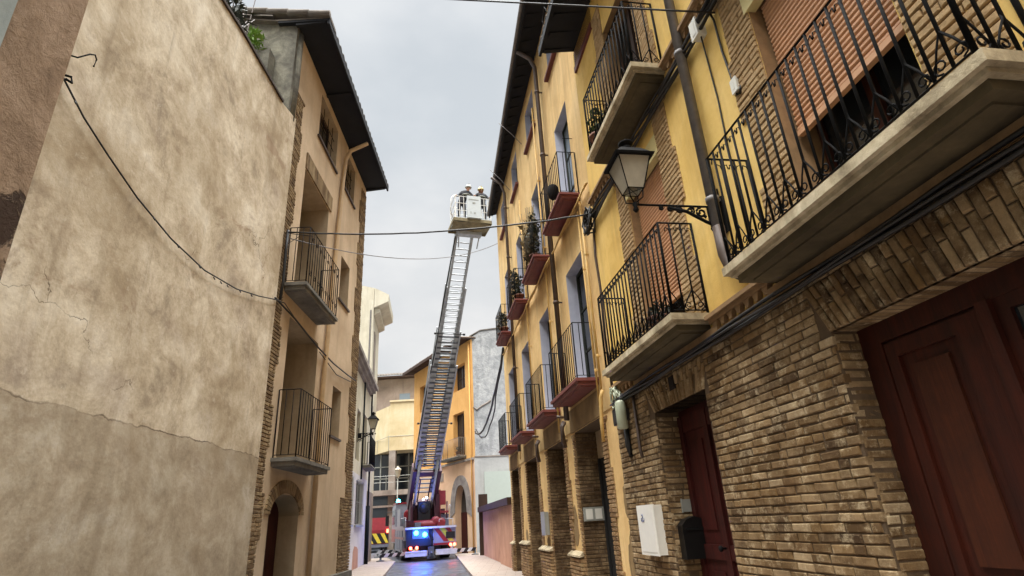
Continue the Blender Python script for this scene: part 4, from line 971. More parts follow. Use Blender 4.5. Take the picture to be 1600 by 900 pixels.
for x in(-.6,1.6,3.8): FK.part('window',MB().box(x-.5,x+.6,8.96,9.0,13.0,14.6),M['glassl'],Kg)
FK.part('eave',MB().box(-6.2,8.2,8.1,9.4,16.2,16.35),M['eavewood'],Kg); tm=MB(); tiles(tm,-6.2,8.2,8.0,16.35,11,17.3,.3,.11); FK.part('roof',tm,M['tilegrey'],Kg)
FK.part('terrace_slab',MB().box(-.2,5,8.2,9.0,12.6,12.8).box(1.0,4.4,8.2,8.9,12.8,13.3),M['K_conc'],Kg)
t=WORLD.root('post_lamp',-9.2,44,0,'grey post lamp standing far down the street behind the fire engine','street lamp')
WORLD.part('post',MB().tube([(-9.3,44,0),(-9.3,44,5.0)],.05,8,r1=.035),M['plasgrey'],t)
WORLD.part('lantern',MB().lathe((-9.3,44,5.0),[(.05,0),(.14,.1),(.24,.55),(.28,.57),(.1,.75),(.03,.85)],6,sm=False),M['lampglass'],t)
# ================================================================== GROUND
gd=MB().quad((-60,-40,-.02),(60,-40,-.02),(60,140,-.02),(-60,140,-.02)); o=WORLD.top('ground',gd,M['ground'],'grey ground under the street','ground',kind='structure')
rd=MB().quad((-7.2,-15,0),(3.9,-15,0),(-1.2,34,0),(-12,34,0)); rd.quad((-12,34,0),(-1.2,34,0),(-5,60,0),(-17,60,0)); o=WORLD.top('road',rd,M['road'],'wet bluish cobbled roadway','road',kind='structure')
def strip(name,pts,label):
    mb=MB()
    for (a,b_,c_,d_) in pts:
        mb.hexa([(*a,-.01),(*b_,-.01),(*c_,-.01),(*d_,-.01),(*a,.09),(*b_,.09),(*c_,.09),(*d_,.09)])
    return WORLD.top(name,mb,M['pave'],label,'pavement',kind='structure')
strip('pavement_left',[((-5.2,-10),(-3.2,-10),(-4.7,20),(-7.2,20)),((-7.2,20),(-4.7,20),(-6.3,29.6),(-8.4,29.6)),((-8.4,29.6),(-6.3,29.6),(-7.7,34),(-9.3,34))],'pale pavement along the left houses')
strip('pavement_right',[((2.2,-10),(4.9,-10),(-.1,19),(-1.7,19)),((-1.7,19),(-.1,19),(-2.6,33.5),(-3.9,33.5))],'pale pavement along the right houses')
# unseen houses added behind the viewpoint to hold light off the narrow street
bk=FR.root('added_rear_house',-14,0,0,'plain unseen ochre house added further back along the right side','house'); FR.part('wall',MB().wall(-22,-8.05,-.05,11,-.4,0,[(-11,-10,4,6),(-14,-13,4,6)]),M['B_stucco'],bk); [fr_door(FR,bk,a_,a_+1,4,6,-.25,'window','brownwood','glass') for a_ in(-11,-14)]
bk=WORLD.root('added_end_house',0,-20,0,'plain unseen house added to close the street behind the viewpoint','house'); WORLD.part('wall',MB().wall(-12,12,-.05,12,-20.4,-20,[(-1,1,1,3)]),M['L_stucco'],bk)
# ================================================================== FIRE ENGINE
FT=Frame(-4.73,30.37,rad(17))
M['truckwhite']=plain('dusty_white_truck_paint','#85858f',.4,var=.15,scale=3,bump=.05)
M['truckgrey']=plain('grey_locker_shutter','#6d7080',.45,.3,var=.2)
M['truckred']=plain('fire_engine_red','#7d1420',.35,var=.12,bump=.03)
M['brightred']=plain('bright_red_cover','#7e1f2a',.5,var=.15)
M['maroon']=plain('maroon_ladder_frame','#3f1420',.45,.2,var=.2)
M['alu']=plain('ladder_aluminium','#a3a6a8',.55,.15,var=.25,scale=5)
M['aludark']=plain('ladder_dark_metal','#505255',.55,.1,var=.25)
M['yellowfl']=plain('yellow_chevron','#b9b63e',.45,var=.05,bump=0); M['redfl']=plain('red_chevron','#8a1c20',.45,var=.05,bump=0)
M['stripw']=plain('white_stripe','#bdbbc2',.5,bump=0); M['stripb']=plain('black_stripe','#15141a',.5,bump=0)
M['tarp']=plain('tan_cage_tarp','#7d7154',.85,var=.4,scale=4,bump=.5,bd=.02)
M['cagegrey']=plain('light_grey_cage_panel','#b4b9b8',.5,var=.06,bump=0)
M['blue_em']=emis('blue_beacon',(.02,.25,1,1),18); M['bluec_em']=emis('cyan_beacon',(.05,.8,1,1),10); M['red_em']=emis('red_tail_lamp',(1,.08,.04,1),9); M['white_em']=emis('small_work_lamp',(.7,.85,1,1),8)
T=FT.root('fire_engine',0,4,0,'fire engine with blue lights on and its long ladder raised over the street','fire engine')
FT.part('chassis',MB().box(-.5,.5,.2,8.6,.45,.9).box(-1.15,1.15,.1,5.4,.62,.95),M['black'],T)
bd=MB(); bd.box(-1.25,1.25,.12,5.4,.95,1.48); bd.box(-1.28,1.28,.0,5.5,1.48,1.54)
bd.box(-1.25,-.95,.9,5.4,1.54,1.62); bd.box(-1.26,-1.05,1.0,5.4,.4,.95); bd.box(1.05,1.26,2.6,5.4,.4,.95)
FT.part('body',bd,M['truckwhite'],T)
sm=MB()
for y0 in(1.1,2.5,3.9):
    sm.box(-1.275,-1.25,y0,y0+1.25,.5,1.42)
    for i in range(11): sm.box(-1.285,-1.275,y0,y0+1.25,.52+i*.08,.58+i*.08)
FT.part('locker_shutters',sm,M['truckgrey'],T)
# rear faces
FT.part('rear_panel',MB().box(.12,1.25,-.02,.119,.66,1.47),M['truckwhite'],T)
ch=MB(); x=.14
for i,(c0) in enumerate((.14,.42,.70)):
    mi=i%2
    ch.prism([(c0+.0,1.44),(c0+.24,1.44),(min(c0+.24+.5,1.22),.82 if c0<.5 else 1.0),(min(c0+.5,1.2),.82 if c0<.5 else .9)],'y',-.032,-.021,mi)
FT.part('chevron_stripes',ch,[M['redfl'],M['yellowfl']],T)
FT.part('dark_locker',MB().box(-1.2,.08,-.0,.119,.68,1.4),M['black'],T); FT.part('recess_box',MB().box(.75,1.2,-.06,-.021,.95,1.25),M['black'],T)
FT.part('rear_ledge',MB().box(-1.25,1.27,-.12,.0,1.44,1.52),M['stripw'],T)
bp=MB().box(-1.25,-.2,-.16,.02,.22,.46).box(.22,1.27,-.16,.02,.24,.48); bp.box(-1.24,-.22,-.17,-.16,.4,.44)
FT.part('bumper',bp,M['stripw'],T)
FT.part('tow_hitch',MB().box(-.12,.12,-.3,.2,.2,.62).tube([(0,-.3,.35),(0,-.42,.35)],.05,8).box(-.2,.2,-.2,.0,.1,.22),M['aludark'],T)
def lampdisc(name,x,z,r,mat,y=-.06):
    FT.part(name,MB().lathe((x,y,z),[(r*.2,-.04),(r*.8,-.02),(r,.0),(r,.05)],12,axis='y'),M[mat],T)
for x in(-.98,-.68): lampdisc('tail_light',x,.60,.075,'red_em')
for x in(.98,1.17): lampdisc('tail_light',x,.66,.075,'red_em')
for x,z in((-.72,1.27),(-.30,1.18)): lampdisc('blue_light',x,z,.11,'blue_em',-.1)
FT.part('light_housing',MB().box(-.9,-.12,-.06,-.01,1.0,1.42),M['aludark'],T)
# wheels
def wheel(x,y,w=.3):
    s=FT.part('wheel',MB().lathe((x,y,.5),[(.3,-w/2),(.46,-w/2),(.5,-w/2+.04),(.5,w/2-.04),(.46,w/2),(.3,w/2)],24,axis='x'),M['black'],T)
    FT.part('rim',MB().lathe((x,y,.5),[(.05,-w/2-.03),(.16,-w/2-.02),(.2,-w/2+.05),(.29,-w/2+.01),(.29,w/2-.01),(.2,w/2-.05),(.05,w/2+.03)],16,axis='x'),M['aludark'],s)
for x in(-1.0,1.0): wheel(x,2.0,.5); wheel(x,6.7)
# cab
cb=MB(); cb.prism([(5.9,.75),(8.3,.75),(8.4,1.5),(8.1,2.75),(5.9,2.85)],'x',-1.22,1.22); C=FT.part('cab',cb,M['truckwhite'],T)
FT.part('red_cab_band',MB().box(-1.235,-1.222,5.95,8.2,.8,1.5),M['truckred'],C)
FT.part('cab_roof_trim',MB().box(-1.2,1.2,5.85,7.9,2.85,2.95),M['truckred'],C)
for q in((-1.24,-1.215,6.9,7.9,1.75,2.55),(-1.0,1.0,5.88,5.905,1.9,2.6),(-1.24,-1.215,6.05,6.75,1.75,2.55)): FT.part('window',MB().box(*q),M['glassl'],C)
FT.part('mirror',MB().box(-1.62,-1.42,8.2,8.3,1.7,2.3).bar((-1.22,8.2,2.5),(-1.55,8.25,2.5),.02).bar((-1.55,8.25,2.5),(-1.55,8.25,2.0),.02),M['black'],C)
FT.part('beacon',MB().lathe((-.95,7.2,2.95),[(.12,0),(.13,.12),(.1,.2),(.03,.24)],12),M['bluec_em'],C)
# tall rear cabinet on the left with window, red cover
FT.part('left_cabinet',MB().box(-1.25,-.55,2.7,4.4,1.54,2.5),M['truckwhite'],T)
FT.part('cabinet_window',MB().box(-1.15,-.85,2.66,2.7,1.75,2.35),M['glassl'],T)
FT.part('hose_reel',MB().lathe((-.8,2.35,2.15),[(.2,-.12),(.3,-.1),(.3,.12),(.2,.14)],18,axis='y'),M['truckred'],T)
FT.part('guard_rail',MB().tube([(.75,1.0,1.9),(1.15,1.0,1.9),(1.18,1.0,2.5),(1.15,1.0,2.55),(1.1,1.0,2.5),(1.08,1.0,2.2)],.022,6).tube([(.5,.5,1.54),(.5,.5,1.85),(1.2,.5,1.85),(1.2,.5,1.54)],.02,6).tube([(-1.2,.3,1.54),(-1.2,.3,2.0),(-1.2,4.4,2.0)],.02,6),M['stripw'],T)
# turntable, cheeks, operator seat
FT.part('turntable',MB().lathe((-.05,1.5,1.54),[(.95,0),(.98,.1),(.9,.25),(.75,.3)],28),M['brightred'],T)
ped=MB()
for sx in(-1,1): ped.prism([(.95,1.84),(2.3,1.84),(2.0,2.6),(1.65,3.15),(1.3,3.1),(1.05,2.5)],'x',-.22+sx*.62-.06,-.22+sx*.62+.06)
ped.box(-.7,.3,1.5,2.1,1.84,2.5)
FT.part('ladder_pedestal',ped,M['maroon'],T)
FT.part('work_lamp',MB().lathe((-.25,.85,2.85),[(.02,-.03),(.05,0),(.05,.05)],8,axis='y').lathe((-.08,.85,2.92),[(.02,-.03),(.05,0),(.05,.05)],8,axis='y'),M['white_em'],T)
FT.part('hydraulic_housing',MB().box(-.5,.1,.9,1.4,1.86,2.75).lathe((-.2,.9,2.4),[(.2,-.06),(.26,0),(.26,.1)],14,axis='y'),M['black'],T)
FT.part('operator_seat',MB().box(.62,.95,1.1,1.5,2.55,3.25).box(.62,1.05,.85,1.4,2.15,2.25).box(.6,.66,1.0,1.6,1.9,3.3),M['brightred'],T)
FT.part('seat_shell',MB().box(.42,.62,1.0,1.7,1.9,3.1).tube([(.7,1.0,2.2),(.95,.9,1.9),(1.0,1.0,2.7)],.05,6),M['maroon'],T)
FT.part('hose_coil',MB().lathe((.35,.7,1.75),[(.12,-.1),(.25,-.05),(.25,.1),(.12,.15)],14,axis='y').lathe((.62,.65,1.7),[(.1,-.1),(.22,-.05),(.22,.1),(.1,.15)],14,axis='y'),M['brightred'],T)
for k,(x0,x1,y0,y1,z0,z1,mm) in enumerate(((-1.2,-.8,.3,.8,1.54,1.85,'maroon'),(-.75,-.45,.25,.7,1.54,1.75,'truckgrey'),(.7,1.2,1.7,2.4,1.54,2.1,'truckgrey'),(.75,1.15,2.6,3.4,1.54,2.4,'maroon'),(-.5,.2,2.9,4.6,1.54,2.2,'aludark'),(.4,.75,.25,.55,1.54,1.72,'brightred'))):
    c_=MB().box(x0,x1,y0,y1,z0,z1).box(x0-.01,x1+.01,y0-.01,y1+.01,z1-.05,z1-.02); c_.box((x0+x1)/2-.03,(x0+x1)/2+.03,y0-.025,y0-.01,(z0+z1)/2-.05,(z0+z1)/2+.03)
    FT.part('equipment_box',c_,M[mm],T)
FT.part('red_side_band',MB().box(-1.29,-1.286,.4,5.3,1.0,1.1).box(.13,1.24,-.035,-.021,.67,.76),M['truckred'],T)
FT.part('air_hose',MB().tube([(-.15,.1,1.5),(-.1,-.1,1.1),(.0,-.14,.8),(.08,-.05,.55)],.035,6).tube([(.1,-.02,1.45),(.05,-.12,1.2),(.12,-.1,.9)],.025,6),M['black'],T)
# outriggers with black and white stripes
def outrig(x0,x1,y,z,name='outrigger'):
    mb=MB(); n=int(abs(x1-x0)/.17); d=(x1-x0)/n
    for i in range(n):
        a=x0+d*i; lo,hi=min(a,a+d),max(a,a+d)
        s_=.06
        mb.hexa([(lo-s_,y-.07,z-.08),(hi-s_,y-.07,z-.08),(hi-s_,y+.07,z-.08),(lo-s_,y+.07,z-.08),(lo+s_,y-.07,z+.08),(hi+s_,y-.07,z+.08),(hi+s_,y+.07,z+.08),(lo+s_,y+.07,z+.08)],i%2)
    o=FT.part(name,mb,[M['stripw'],M['stripb']],T)
    e=x1; FT.part('foot',MB().lathe((e,y,0.095),[(.2,0),(.2,.03),(.05,.06),(.05,.3)],12),M['aludark'],o)
outrig(-1.2,-2.35,.6,.35); outrig(-1.2,-2.2,5.6,.35); outrig(1.2,2.35,.6,.35); outrig(1.2,2.3,5.6,.35)
# ladder
c17,s17=math.cos(rad(17)),math.sin(rad(17))
def to_truck(p): dx,dy=p[0]+4.73,p[1]-30.37; return Vector((dx*c17+dy*s17,-dx*s17+dy*c17,p[2]))
P0=Vector((-5.37,31.7,2.95)); P1=Vector((-1.77,21.05,12.9))
dy_=(P1-P0); LEN=dy_.length; dy_.normalize()
dx_=dy_.cross(Vector((0,0,1))).normalized()
if dx_.x<0: dx_=-dx_
dz_=dx_.cross(dy_).normalized()      # normal of the ladder
if dz_.z<0: dz_=-dz_
def LT(mb):
    mb.v=[tuple(to_truck(P0+dx_*v[0]+dy_*v[1]+dz_*v[2])) for v in mb.v]; return mb
def ladder_section(w,s0,s1,z,h,fl=.1,rg=None,rung=.3,chord=.035):
    mb=MB()
    for sx in(-1,1):
        x=sx*w/2
        mb.box(x-chord,x+chord,s0,s1,z-chord,z+chord); mb.box(x-sx*.03,x-sx*fl,s0+.05,s1-.1,z+.021,z+.027); mb.box(x-chord*.8,x+chord*.8,s0,s1,z+h-chord*.8,z+h+chord*.8)
        n=int((s1-s0)/.5)
        for i in range(n):
            a=s0+(s1-s0)*i/n; b_=s0+(s1-s0)*(i+1)/n
            mb.bar((x,a,z if i%2 else z+h),(x,b_,z+h if i%2 else z),.014)
    s=s0+.1; k=0
    while s<s1:
        (rg or mb).box(-w/2+.03,w/2-.03,s-(.034 if rg else .022),s+(.034 if rg else .022),z-.02,z+.02)
        if k%4==0:
            mb.bar((-w/2+.03,s,z-.02),(0,s+.13,z-.02),.012); mb.bar((w/2-.03,s,z-.02),(0,s+.13,z-.02),.012)
        s+=rung; k+=1
    return mb
for w,s0,s1,z,h,fl in((1.22,.3,8.3,0,.42,.3),(1.03,2.2,10.1,.07,.36,.24),(.86,3.6,12.3,.13,.31,.1),(.70,5.0,LEN,.19,.27,.07)):
    rg=MB() if w>.9 else None
    o=FT.part('ladder_section',LT(ladder_section(w,s0,s1,z,h,fl,rg)),M['alu'],T)
    if rg: FT.part('rungs',LT(rg),M['aludark'],o)
FT.part('ladder_cradle',LT(MB().box(-.74,-.55,-.6,2.0,-.2,.42).box(.55,.74,-.6,2.0,-.2,.42).box(-.55,.55,-.6,-.3,-.2,.2).box(-.55,.55,1.6,1.9,-.15,-.03).box(-.3,-.24,-.2,1.4,-.1,-.05).box(.24,.3,-.2,1.4,-.1,-.05)),M['maroon'],T)
FT.part('ladder_rams',LT(MB().tube([(-.45,-1.1,-.4),(-.45,2.6,-.1)],.07,8).tube([(.45,-1.1,-.4),(.45,2.6,-.1)],.07,8)),M['alu'],T)
kn=MB()
for s_ in(4.9,10.0): kn.bar((-.75 if s_<8 else -.62,s_,.0),(.75 if s_<8 else .62,s_,.0),.03); kn.lathe((.78 if s_<8 else .63,s_,0),[(.05,0),(.05,.1)],8,axis='x'); kn.lathe((-.86 if s_<8 else -.7,s_,0),[(.05,0),(.05,.1)],8,axis='x')
FT.part('guide_rollers',LT(kn),M['black'],T)
FT.part('supply_cable',LT(MB().tube([(-.68,.5,0),(-.70,4,-.05),(-.62,7.5,0),(-.55,9,-.04),(-.5,12,0),(-.42,LEN-.3,.05)],.03,6)),M['cable'],T)
# rescue cage
hx=Vector((dx_.x,dx_.y,0)).normalized(); hy=Vector((-hx.y,hx.x,0))     # hy points away from the viewer
CC=Vector((-1.55,20.95,13.1))
def CT(mb): mb.v=[tuple(to_truck(CC+hx*v[0]+hy*v[1]+Vector((0,0,v[2])))) for v in mb.v]; return mb
cg=MB(); cg.box(-.78,.72,-.5,.45,0,.06)
K=FT.part('rescue_cage',CT(cg),M['cagegrey'],T)
tp=MB()
for i in range(8):
    x0=-.86+i*.2; x1=x0+.2; z=lambda x,y:-.10-.05*math.sin(x*5+y*3)-.07*math.cos(y*2.5)
    for j in range(4):
        y0=-.5+j*.28; y1=y0+.28
        tp.quad((x0,y0,z(x0,y0)),(x0,y1,z(x0,y1)),(x1,y1,z(x1,y1)),(x1,y0,z(x1,y0)))
tp.box(-.86,.74,-.52,-.48,-.12,.02); tp.box(-.86,.74,.58,.62,-.14,.0); tp.box(-.88,-.84,-.5,.6,-.14,.0); tp.box(.72,.76,-.5,.6,-.14,.0)
FT.part('underside_tarp',CT(tp),M['tarp'],K)
rl=MB()
R5=[(-.78,-.5),(.72,-.5),(.72,.45),(-.78,.45),(-.78,-.5)]
for zz in(.38,.72,1.05):
    for a,b_ in zip(R5,R5[1:]): rl.bar((a[0],a[1],zz),(b_[0],b_[1],zz),.02)
for a in R5[:4]: rl.bar((a[0],a[1],0),(a[0],a[1],1.1),.028)
for x in(-.6,-.42,.45,.6): rl.bar((x,-.5,0),(x,-.5,1.05),.018); rl.bar((x,.45,0),(x,.45,1.05),.018)
rl.tube([(-.78,-.5,1.1),(-.95,-.55,.9),(-1.0,-.55,.3),(-.9,-.5,.0)],.02,6)
FT.part('cage_rails',CT(rl),M['white'],K)
FT.part('front_panel',CT(MB().box(-.3,.28,-.62,-.53,.02,1.05)),M['cagegrey'],K)
mk=MB(); mk.box(-.24,.18,-.63,-.621,.86,.89); mk.box(-.08,.04,-.63,-.621,.68,.76); mk.box(-.17,-.14,-.63,-.621,.2,.3); mk.box(-.02,.04,-.63,-.621,.2,.28)
FT.part('panel_marks',CT(mk),M['plasgrey'],K)
FT.part('cage_mount',CT(MB().box(-.5,.5,.2,.5,-.32,-.12).bar((-.45,.4,-.2),(-.4,.75,-.7),.04).bar((.45,.4,-.2),(.4,.75,-.7),.04)),M['alu'],K)
# ================================================================== FIREFIGHTERS (one skinned body each)
M['turnout']=plain('dark_turnout_cloth','#26262b',.85,var=.25,scale=20); M['skin']=plain('skin','#b58a70',.6,var=.05,bump=0); M['helmetg']=plain('pale_helmet','#8f8d84',.35,bump=0); M['helmety']=plain('yellowish_helmet','#b3a66f',.35,bump=0); M['band']=plain('reflective_band','#5f5f50',.4,bump=0); M['hair']=plain('dark_hair','#1c1512',.8,bump=0)
def person(label,loc,ang,J,E,Rr,helmet,headc):
    t=bpy.data.objects.new('person',None); col.objects.link(t); t.location=loc; t.rotation_euler=(0,0,ang); tag(t,label,'person','firefighters in the rescue cage')
    me=bpy.data.meshes.new('body'); me.from_pydata([J[k] for k in J],[],[]) ; ks=list(J)
    me=bpy.data.meshes.new('body'); me.from_pydata([J[k] for k in ks],[(ks.index(a),ks.index(b_)) for a,b_ in E],[])
    o=bpy.data.objects.new('body',me); col.objects.link(o)
    m=o.modifiers.new('skin','SKIN'); sk=me.skin_vertices[0].data
    for i,k in enumerate(ks): sk[i].radius=(Rr[k],Rr[k]*.85); sk[i].use_root=(k=='pelvis')
    s=o.modifiers.new('sub','SUBSURF'); s.levels=2; s.render_levels=2
    dg=bpy.context.evaluated_depsgraph_get(); dg.update(); me2=bpy.data.meshes.new_from_object(o.evaluated_get(dg)); me2.name='body'
    o.modifiers.clear(); o.data=me2; me2.materials.clear(); me2.materials.append(M['turnout']); me2.materials.append(M['skin'])
    hc=Vector(headc)
    hands=[Vector(J[k]) for k in ('handL','handR')]
    for p in me2.polygons:
        p.use_smooth=True
        c=p.center; p.material_index=1 if ((c-hc).length<.15 or min((c-h).length for h in hands)<.075) else 0
    o.parent=t
    hb=MB()
    hb.lathe((0,0,0),[(.14,-.02),(.15,-.01),(.13,.02),(.12,.06),(.09,.10),(.04,.122),(.01,.127)],18)
    hb.box(-.018,.018,-.12,.12,.05,.132)
    h=mesh_ob('helmet',hb,M[helmet],(headc[0],headc[1],headc[2]+.05),0,t)
    h.rotation_euler=(rad(8),0,0)
    fb=MB(); fb.lathe((0,-.115,-.035),[(.008,-.012),(.018,0),(.012,.02)],6); fb.box(-.03,.03,-.108,-.10,-.075,-.065)
    for sx in(-1,1): fb.lathe((sx*.035,-.10,.0),[(.002,-.012),(.013,0),(.002,.012)],8,1); fb.lathe((sx*.098,0,-.01),[(.01,-.03),(.02,0),(.01,.03)],6)
    mesh_ob('face_features',fb,[M['skin'],M['hair']],headc,0,t)
    bb_=MB(); q=J['chest']; 
    bb_.lathe((q[0],q[1],q[2]-.1),[(.215,0),(.218,.02),(.215,.04)],16); mesh_ob('reflective_band',bb_,M['band'],(0,0,0),0,t)
    return t
E_=[('pelvis','waist'),('waist','chest'),('chest','neck'),('neck','head'),('head','top'),('chest','shL'),('chest','shR'),('shL','elL'),('elL','handL'),('shR','elR'),('elR','handR'),('pelvis','hipL'),('pelvis','hipR'),('hipL','knL'),('knL','anL'),('anL','toL'),('hipR','knR'),('knR','anR'),('anR','toR')]
for s_ in 'LR':
    for i in range(5): E_.append(('hand'+s_,'f%s%d'%(s_,i)))
RAD=dict(pelvis=.17,waist=.165,chest=.19,neck=.065,head=.10,top=.085,shL=.095,shR=.095,elL=.062,elR=.062,handL=.042,handR=.042,hipL=.11,hipR=.11,knL=.075,knR=.075,anL=.055,anR=.055,toL=.045,toR=.045)
for s_ in 'LR':
    for i in range(5): RAD['f%s%d'%(s_,i)]=.011
def pose(lean,side):
    J=dict(pelvis=(0,0,.92),waist=(side*.25,-lean*.25,1.08),chest=(side*.7,-lean*.7,1.30),neck=(side*.95,-lean*1.0,1.47),head=(side*1.1,-lean*1.25,1.59),top=(side*1.12,-lean*1.3,1.68),
      hipL=(-.1,0,.86),hipR=(.1,0,.86),knL=(-.12,-.04,.48),knR=(.12,-.04,.48),anL=(-.12,.02,.09),anR=(.12,.02,.09),toL=(-.13,-.14,.05),toR=(.13,-.14,.05))
    cx,cy,cz=J['chest']; J['shL']=(cx-.19,cy,cz+.08); J['shR']=(cx+.19,cy,cz+.08)
    J['elL']=(cx-.34,cy-.05,cz-.12); J['elR']=(cx+.3,cy-.12,cz-.14); J['handL']=(cx-.5,cy-.16,1.1); J['handR']=(cx+.3,cy-.34,1.1)
    for s_,d in(('L',(-.35,-.9)),('R',(0.1,-1))):
        h=J['hand'+s_]
        for i in range(4): J['f%s%d'%(s_,i)]=(h[0]+d[0]*.09+(i-1.5)*.024,h[1]+d[1]*.085,h[2]-.02-.01*abs(i-1.5))
        J['f%s4'%s_]=(h[0]+(.06 if s_=='L' else -.06),h[1]-.03,h[2]-.01)
    return J
def cage_pt(x,y,z): v=CC+hx*x+hy*y; return (v.x,v.y,CC.z+z)
ca=math.atan2(hx.y,hx.x)
J=pose(.1,.26); person('firefighter in dark gear and pale helmet, leaning, left of the two in the cage',cage_pt(-.42,-.1,.06),ca,J,E_,RAD,'helmetg',J['head'])
J=pose(.05,-.04); person('firefighter in yellowish helmet against the dark eave, right of the two in the cage',cage_pt(.47,-.1,.06),ca,J,E_,RAD,'helmety',J['head'])
# ================================================================== RED VAN far behind on the left
FV=Frame(-11.0,45,rad(20)); V=FV.root('red_van',0,1.5,0,'red van with yellow and black hazard stripes, half hidden left of the fire engine','van')
FV.part('body',MB().prism([(.05,.45),(4.2,.45),(4.3,1.2),(3.7,1.4),(3.2,2.2),(.1,2.35),(.0,1.5)],'x',-.9,.9),M['brightred'],V)
hz=MB()
for i in range(6):
    x=-.88+i*.29; hz.prism([(x,1.28),(x+.29,1.28),(min(x+.29+.4,.88),.62),(min(x+.4,.88),.62)],'y',-.03,-.012,i%2)
FV.part('hazard_stripes',hz,[plain('hazard_yellow','#c7b23a',.5,bump=0),M['stripb']],V)
FV.part('bumper',MB().box(-.9,.9,-.1,.1,.35,.55),M['truckgrey'],V)
for x in(-.8,.8):
    FV.part('tail_light',MB().box(x-.07,x+.07,-.05,-.0,1.3,1.55),M['red_em'],V)
    for y in(.8,3.4): FV.part('wheel',MB().lathe((x,y,.33),[(.2,-.1),(.33,-.08),(.33,.08),(.2,.1)],16,axis='x'),M['black'],V)
# ================================================================== LIGHT, SKY, CAMERA
sunel,sunaz=rad(55),rad(200)     # overcast, brightest part of the sky high up behind the viewer
w=bpy.data.worlds.new('World'); scene.world=w; w.use_nodes=True; nt=w.node_tree; nt.nodes.clear()
out=nt.nodes.new('ShaderNodeOutputWorld'); bg=nt.nodes.new('ShaderNodeBackground'); bg.inputs['Strength'].default_value=1
sky=nt.nodes.new('ShaderNodeTexSky'); sky.sky_type='NISHITA'; sky.sun_disc=False; sky.sun_elevation=sunel; sky.sun_rotation=sunaz
tc=nt.nodes.new('ShaderNodeTexCoord'); sp=nt.nodes.new('ShaderNodeSeparateXYZ'); nt.links.new(tc.outputs['Generated'],sp.inputs[0])
def rampn(src,stops):
    r=nt.nodes.new('ShaderNodeValToRGB'); e=r.color_ramp.elements
    while len(e)<len(stops): e.new(.5)
    for i,(p,c) in enumerate(stops): e[i].position=p; e[i].color=c
    nt.links.new(src,r.inputs[0]); return r.outputs[0]
mp=nt.nodes.new('ShaderNodeMapping'); mp.inputs['Scale'].default_value=(1,1,1.8); nt.links.new(tc.outputs['Generated'],mp.inputs[0])
nz=nt.nodes.new('ShaderNodeTexNoise'); nz.inputs['Scale'].default_value=3.1; nz.inputs['Detail'].default_value=6; nz.inputs['Roughness'].default_value=.5; nt.links.new(mp.outputs[0],nz.inputs[0])
cl=rampn(nz.outputs[0],[(.34,(.368,.381,.393,1)),(.5,(.418,.424,.43,1)),(.64,(.475,.473,.47,1))])
gr=rampn(sp.outputs[2],[(0.0,(1,.985,.96,1)),(.35,(1,.995,.985,1)),(.62,(.93,.96,.985,1)),(.80,(.9,.93,.96,1)),(1,(1,.98,.94,1))])
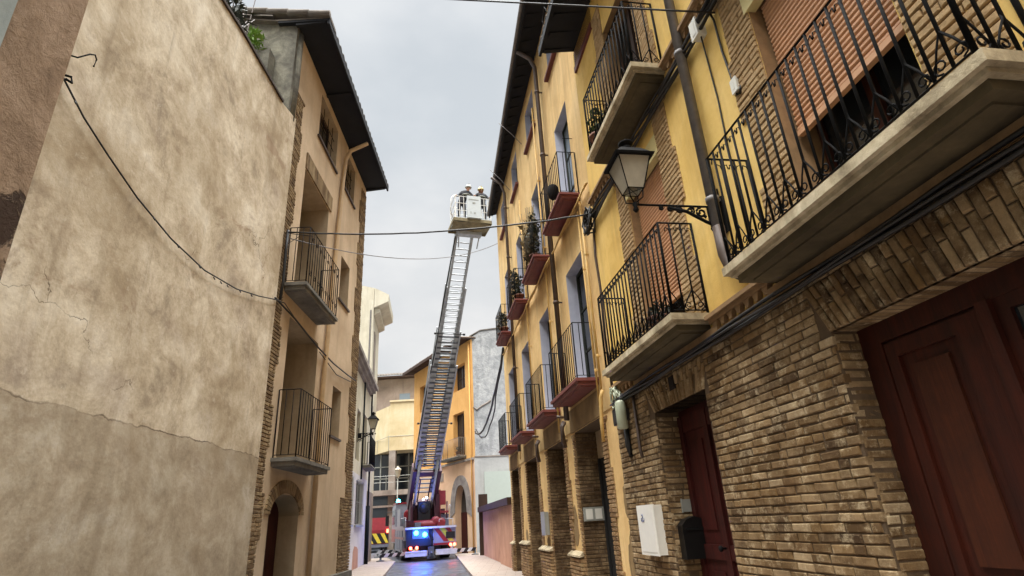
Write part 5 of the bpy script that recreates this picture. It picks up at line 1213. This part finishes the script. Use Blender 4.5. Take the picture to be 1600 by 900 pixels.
# colour ramps clip at 1, so the bright zenith is a multiplier
def mth(op,a,b_):
    m=nt.nodes.new('ShaderNodeMath'); m.operation=op
    for i,v in((0,a),(1,b_)):
        if hasattr(v,'links'): nt.links.new(v,m.inputs[i])
        else: m.inputs[i].default_value=v
    return m.outputs[0]
mr=nt.nodes.new('ShaderNodeMapRange'); mr.interpolation_type='SMOOTHSTEP'; mr.inputs['From Min'].default_value=.77; mr.inputs['From Max'].default_value=.87; mr.inputs['To Min'].default_value=1; mr.inputs['To Max'].default_value=17
nt.links.new(sp.outputs[2],mr.inputs['Value'])
vm=nt.nodes.new('ShaderNodeVectorMath'); vm.operation='SCALE'; nt.links.new(cl,vm.inputs[0]); nt.links.new(mr.outputs[0],vm.inputs['Scale'])
mx=nt.nodes.new('ShaderNodeMix'); mx.data_type='RGBA'; mx.blend_type='MULTIPLY'; mx.inputs[0].default_value=1; nt.links.new(vm.outputs[0],mx.inputs[6]); nt.links.new(gr,mx.inputs[7])
sk=nt.nodes.new('ShaderNodeVectorMath'); sk.operation='SCALE'; sk.inputs['Scale'].default_value=.05; nt.links.new(sky.outputs[0],sk.inputs[0])
mx2=nt.nodes.new('ShaderNodeMix'); mx2.data_type='RGBA'; mx2.inputs[0].default_value=.93; nt.links.new(sk.outputs[0],mx2.inputs[6]); nt.links.new(mx.outputs[2],mx2.inputs[7])
nt.links.new(mx2.outputs[2],bg.inputs[0]); nt.links.new(bg.outputs[0],out.inputs[0])
sun=bpy.data.lights.new('sun','SUN'); sun.energy=1.4; sun.angle=rad(30); sun.color=(1,.95,.88); so_=bpy.data.objects.new('sun',sun); col.objects.link(so_)
sd=Vector((math.sin(sunaz)*math.cos(sunel),math.cos(sunaz)*math.cos(sunel),math.sin(sunel))); so_.rotation_euler=sd.to_track_quat('Z','Y').to_euler()
for (x,y,z,e) in((-.7,-.4,1.25,38),(-.3,-.4,1.15,38),(-.3,.7,2.6,4)):
    l=bpy.data.lights.new('beacon_light','POINT'); l.energy=e; l.color=(.02,.12,1); l.shadow_soft_size=.12; o=bpy.data.objects.new('beacon_light',l); col.objects.link(o); o.location=FT.W(x,y,z)
R_=((0.9982159829412164,-0.059706376549755,0.0),(0.02278267826328171,0.3808979022142411,0.924336376899634),(-0.0551887757778058,-0.9226873450351908,0.38157864502623545))
cam=bpy.data.cameras.new('Camera'); co=bpy.data.objects.new('Camera',cam); col.objects.link(co); scene.camera=co
m=Matrix(((R_[0][0],-R_[0][1],-R_[0][2],0),(R_[1][0],-R_[1][1],-R_[1][2],0),(R_[2][0],-R_[2][1],-R_[2][2],1.5),(0,0,0,1))); co.matrix_world=m
cam.sensor_width=36; cam.lens=36*885/1600; cam.clip_end=600; cam.clip_start=.05
vs_=scene.view_settings; vs_.view_transform='Standard'; vs_.look='None'; vs_.exposure=1.0; vs_.gamma=1; vs_.use_curve_mapping=False
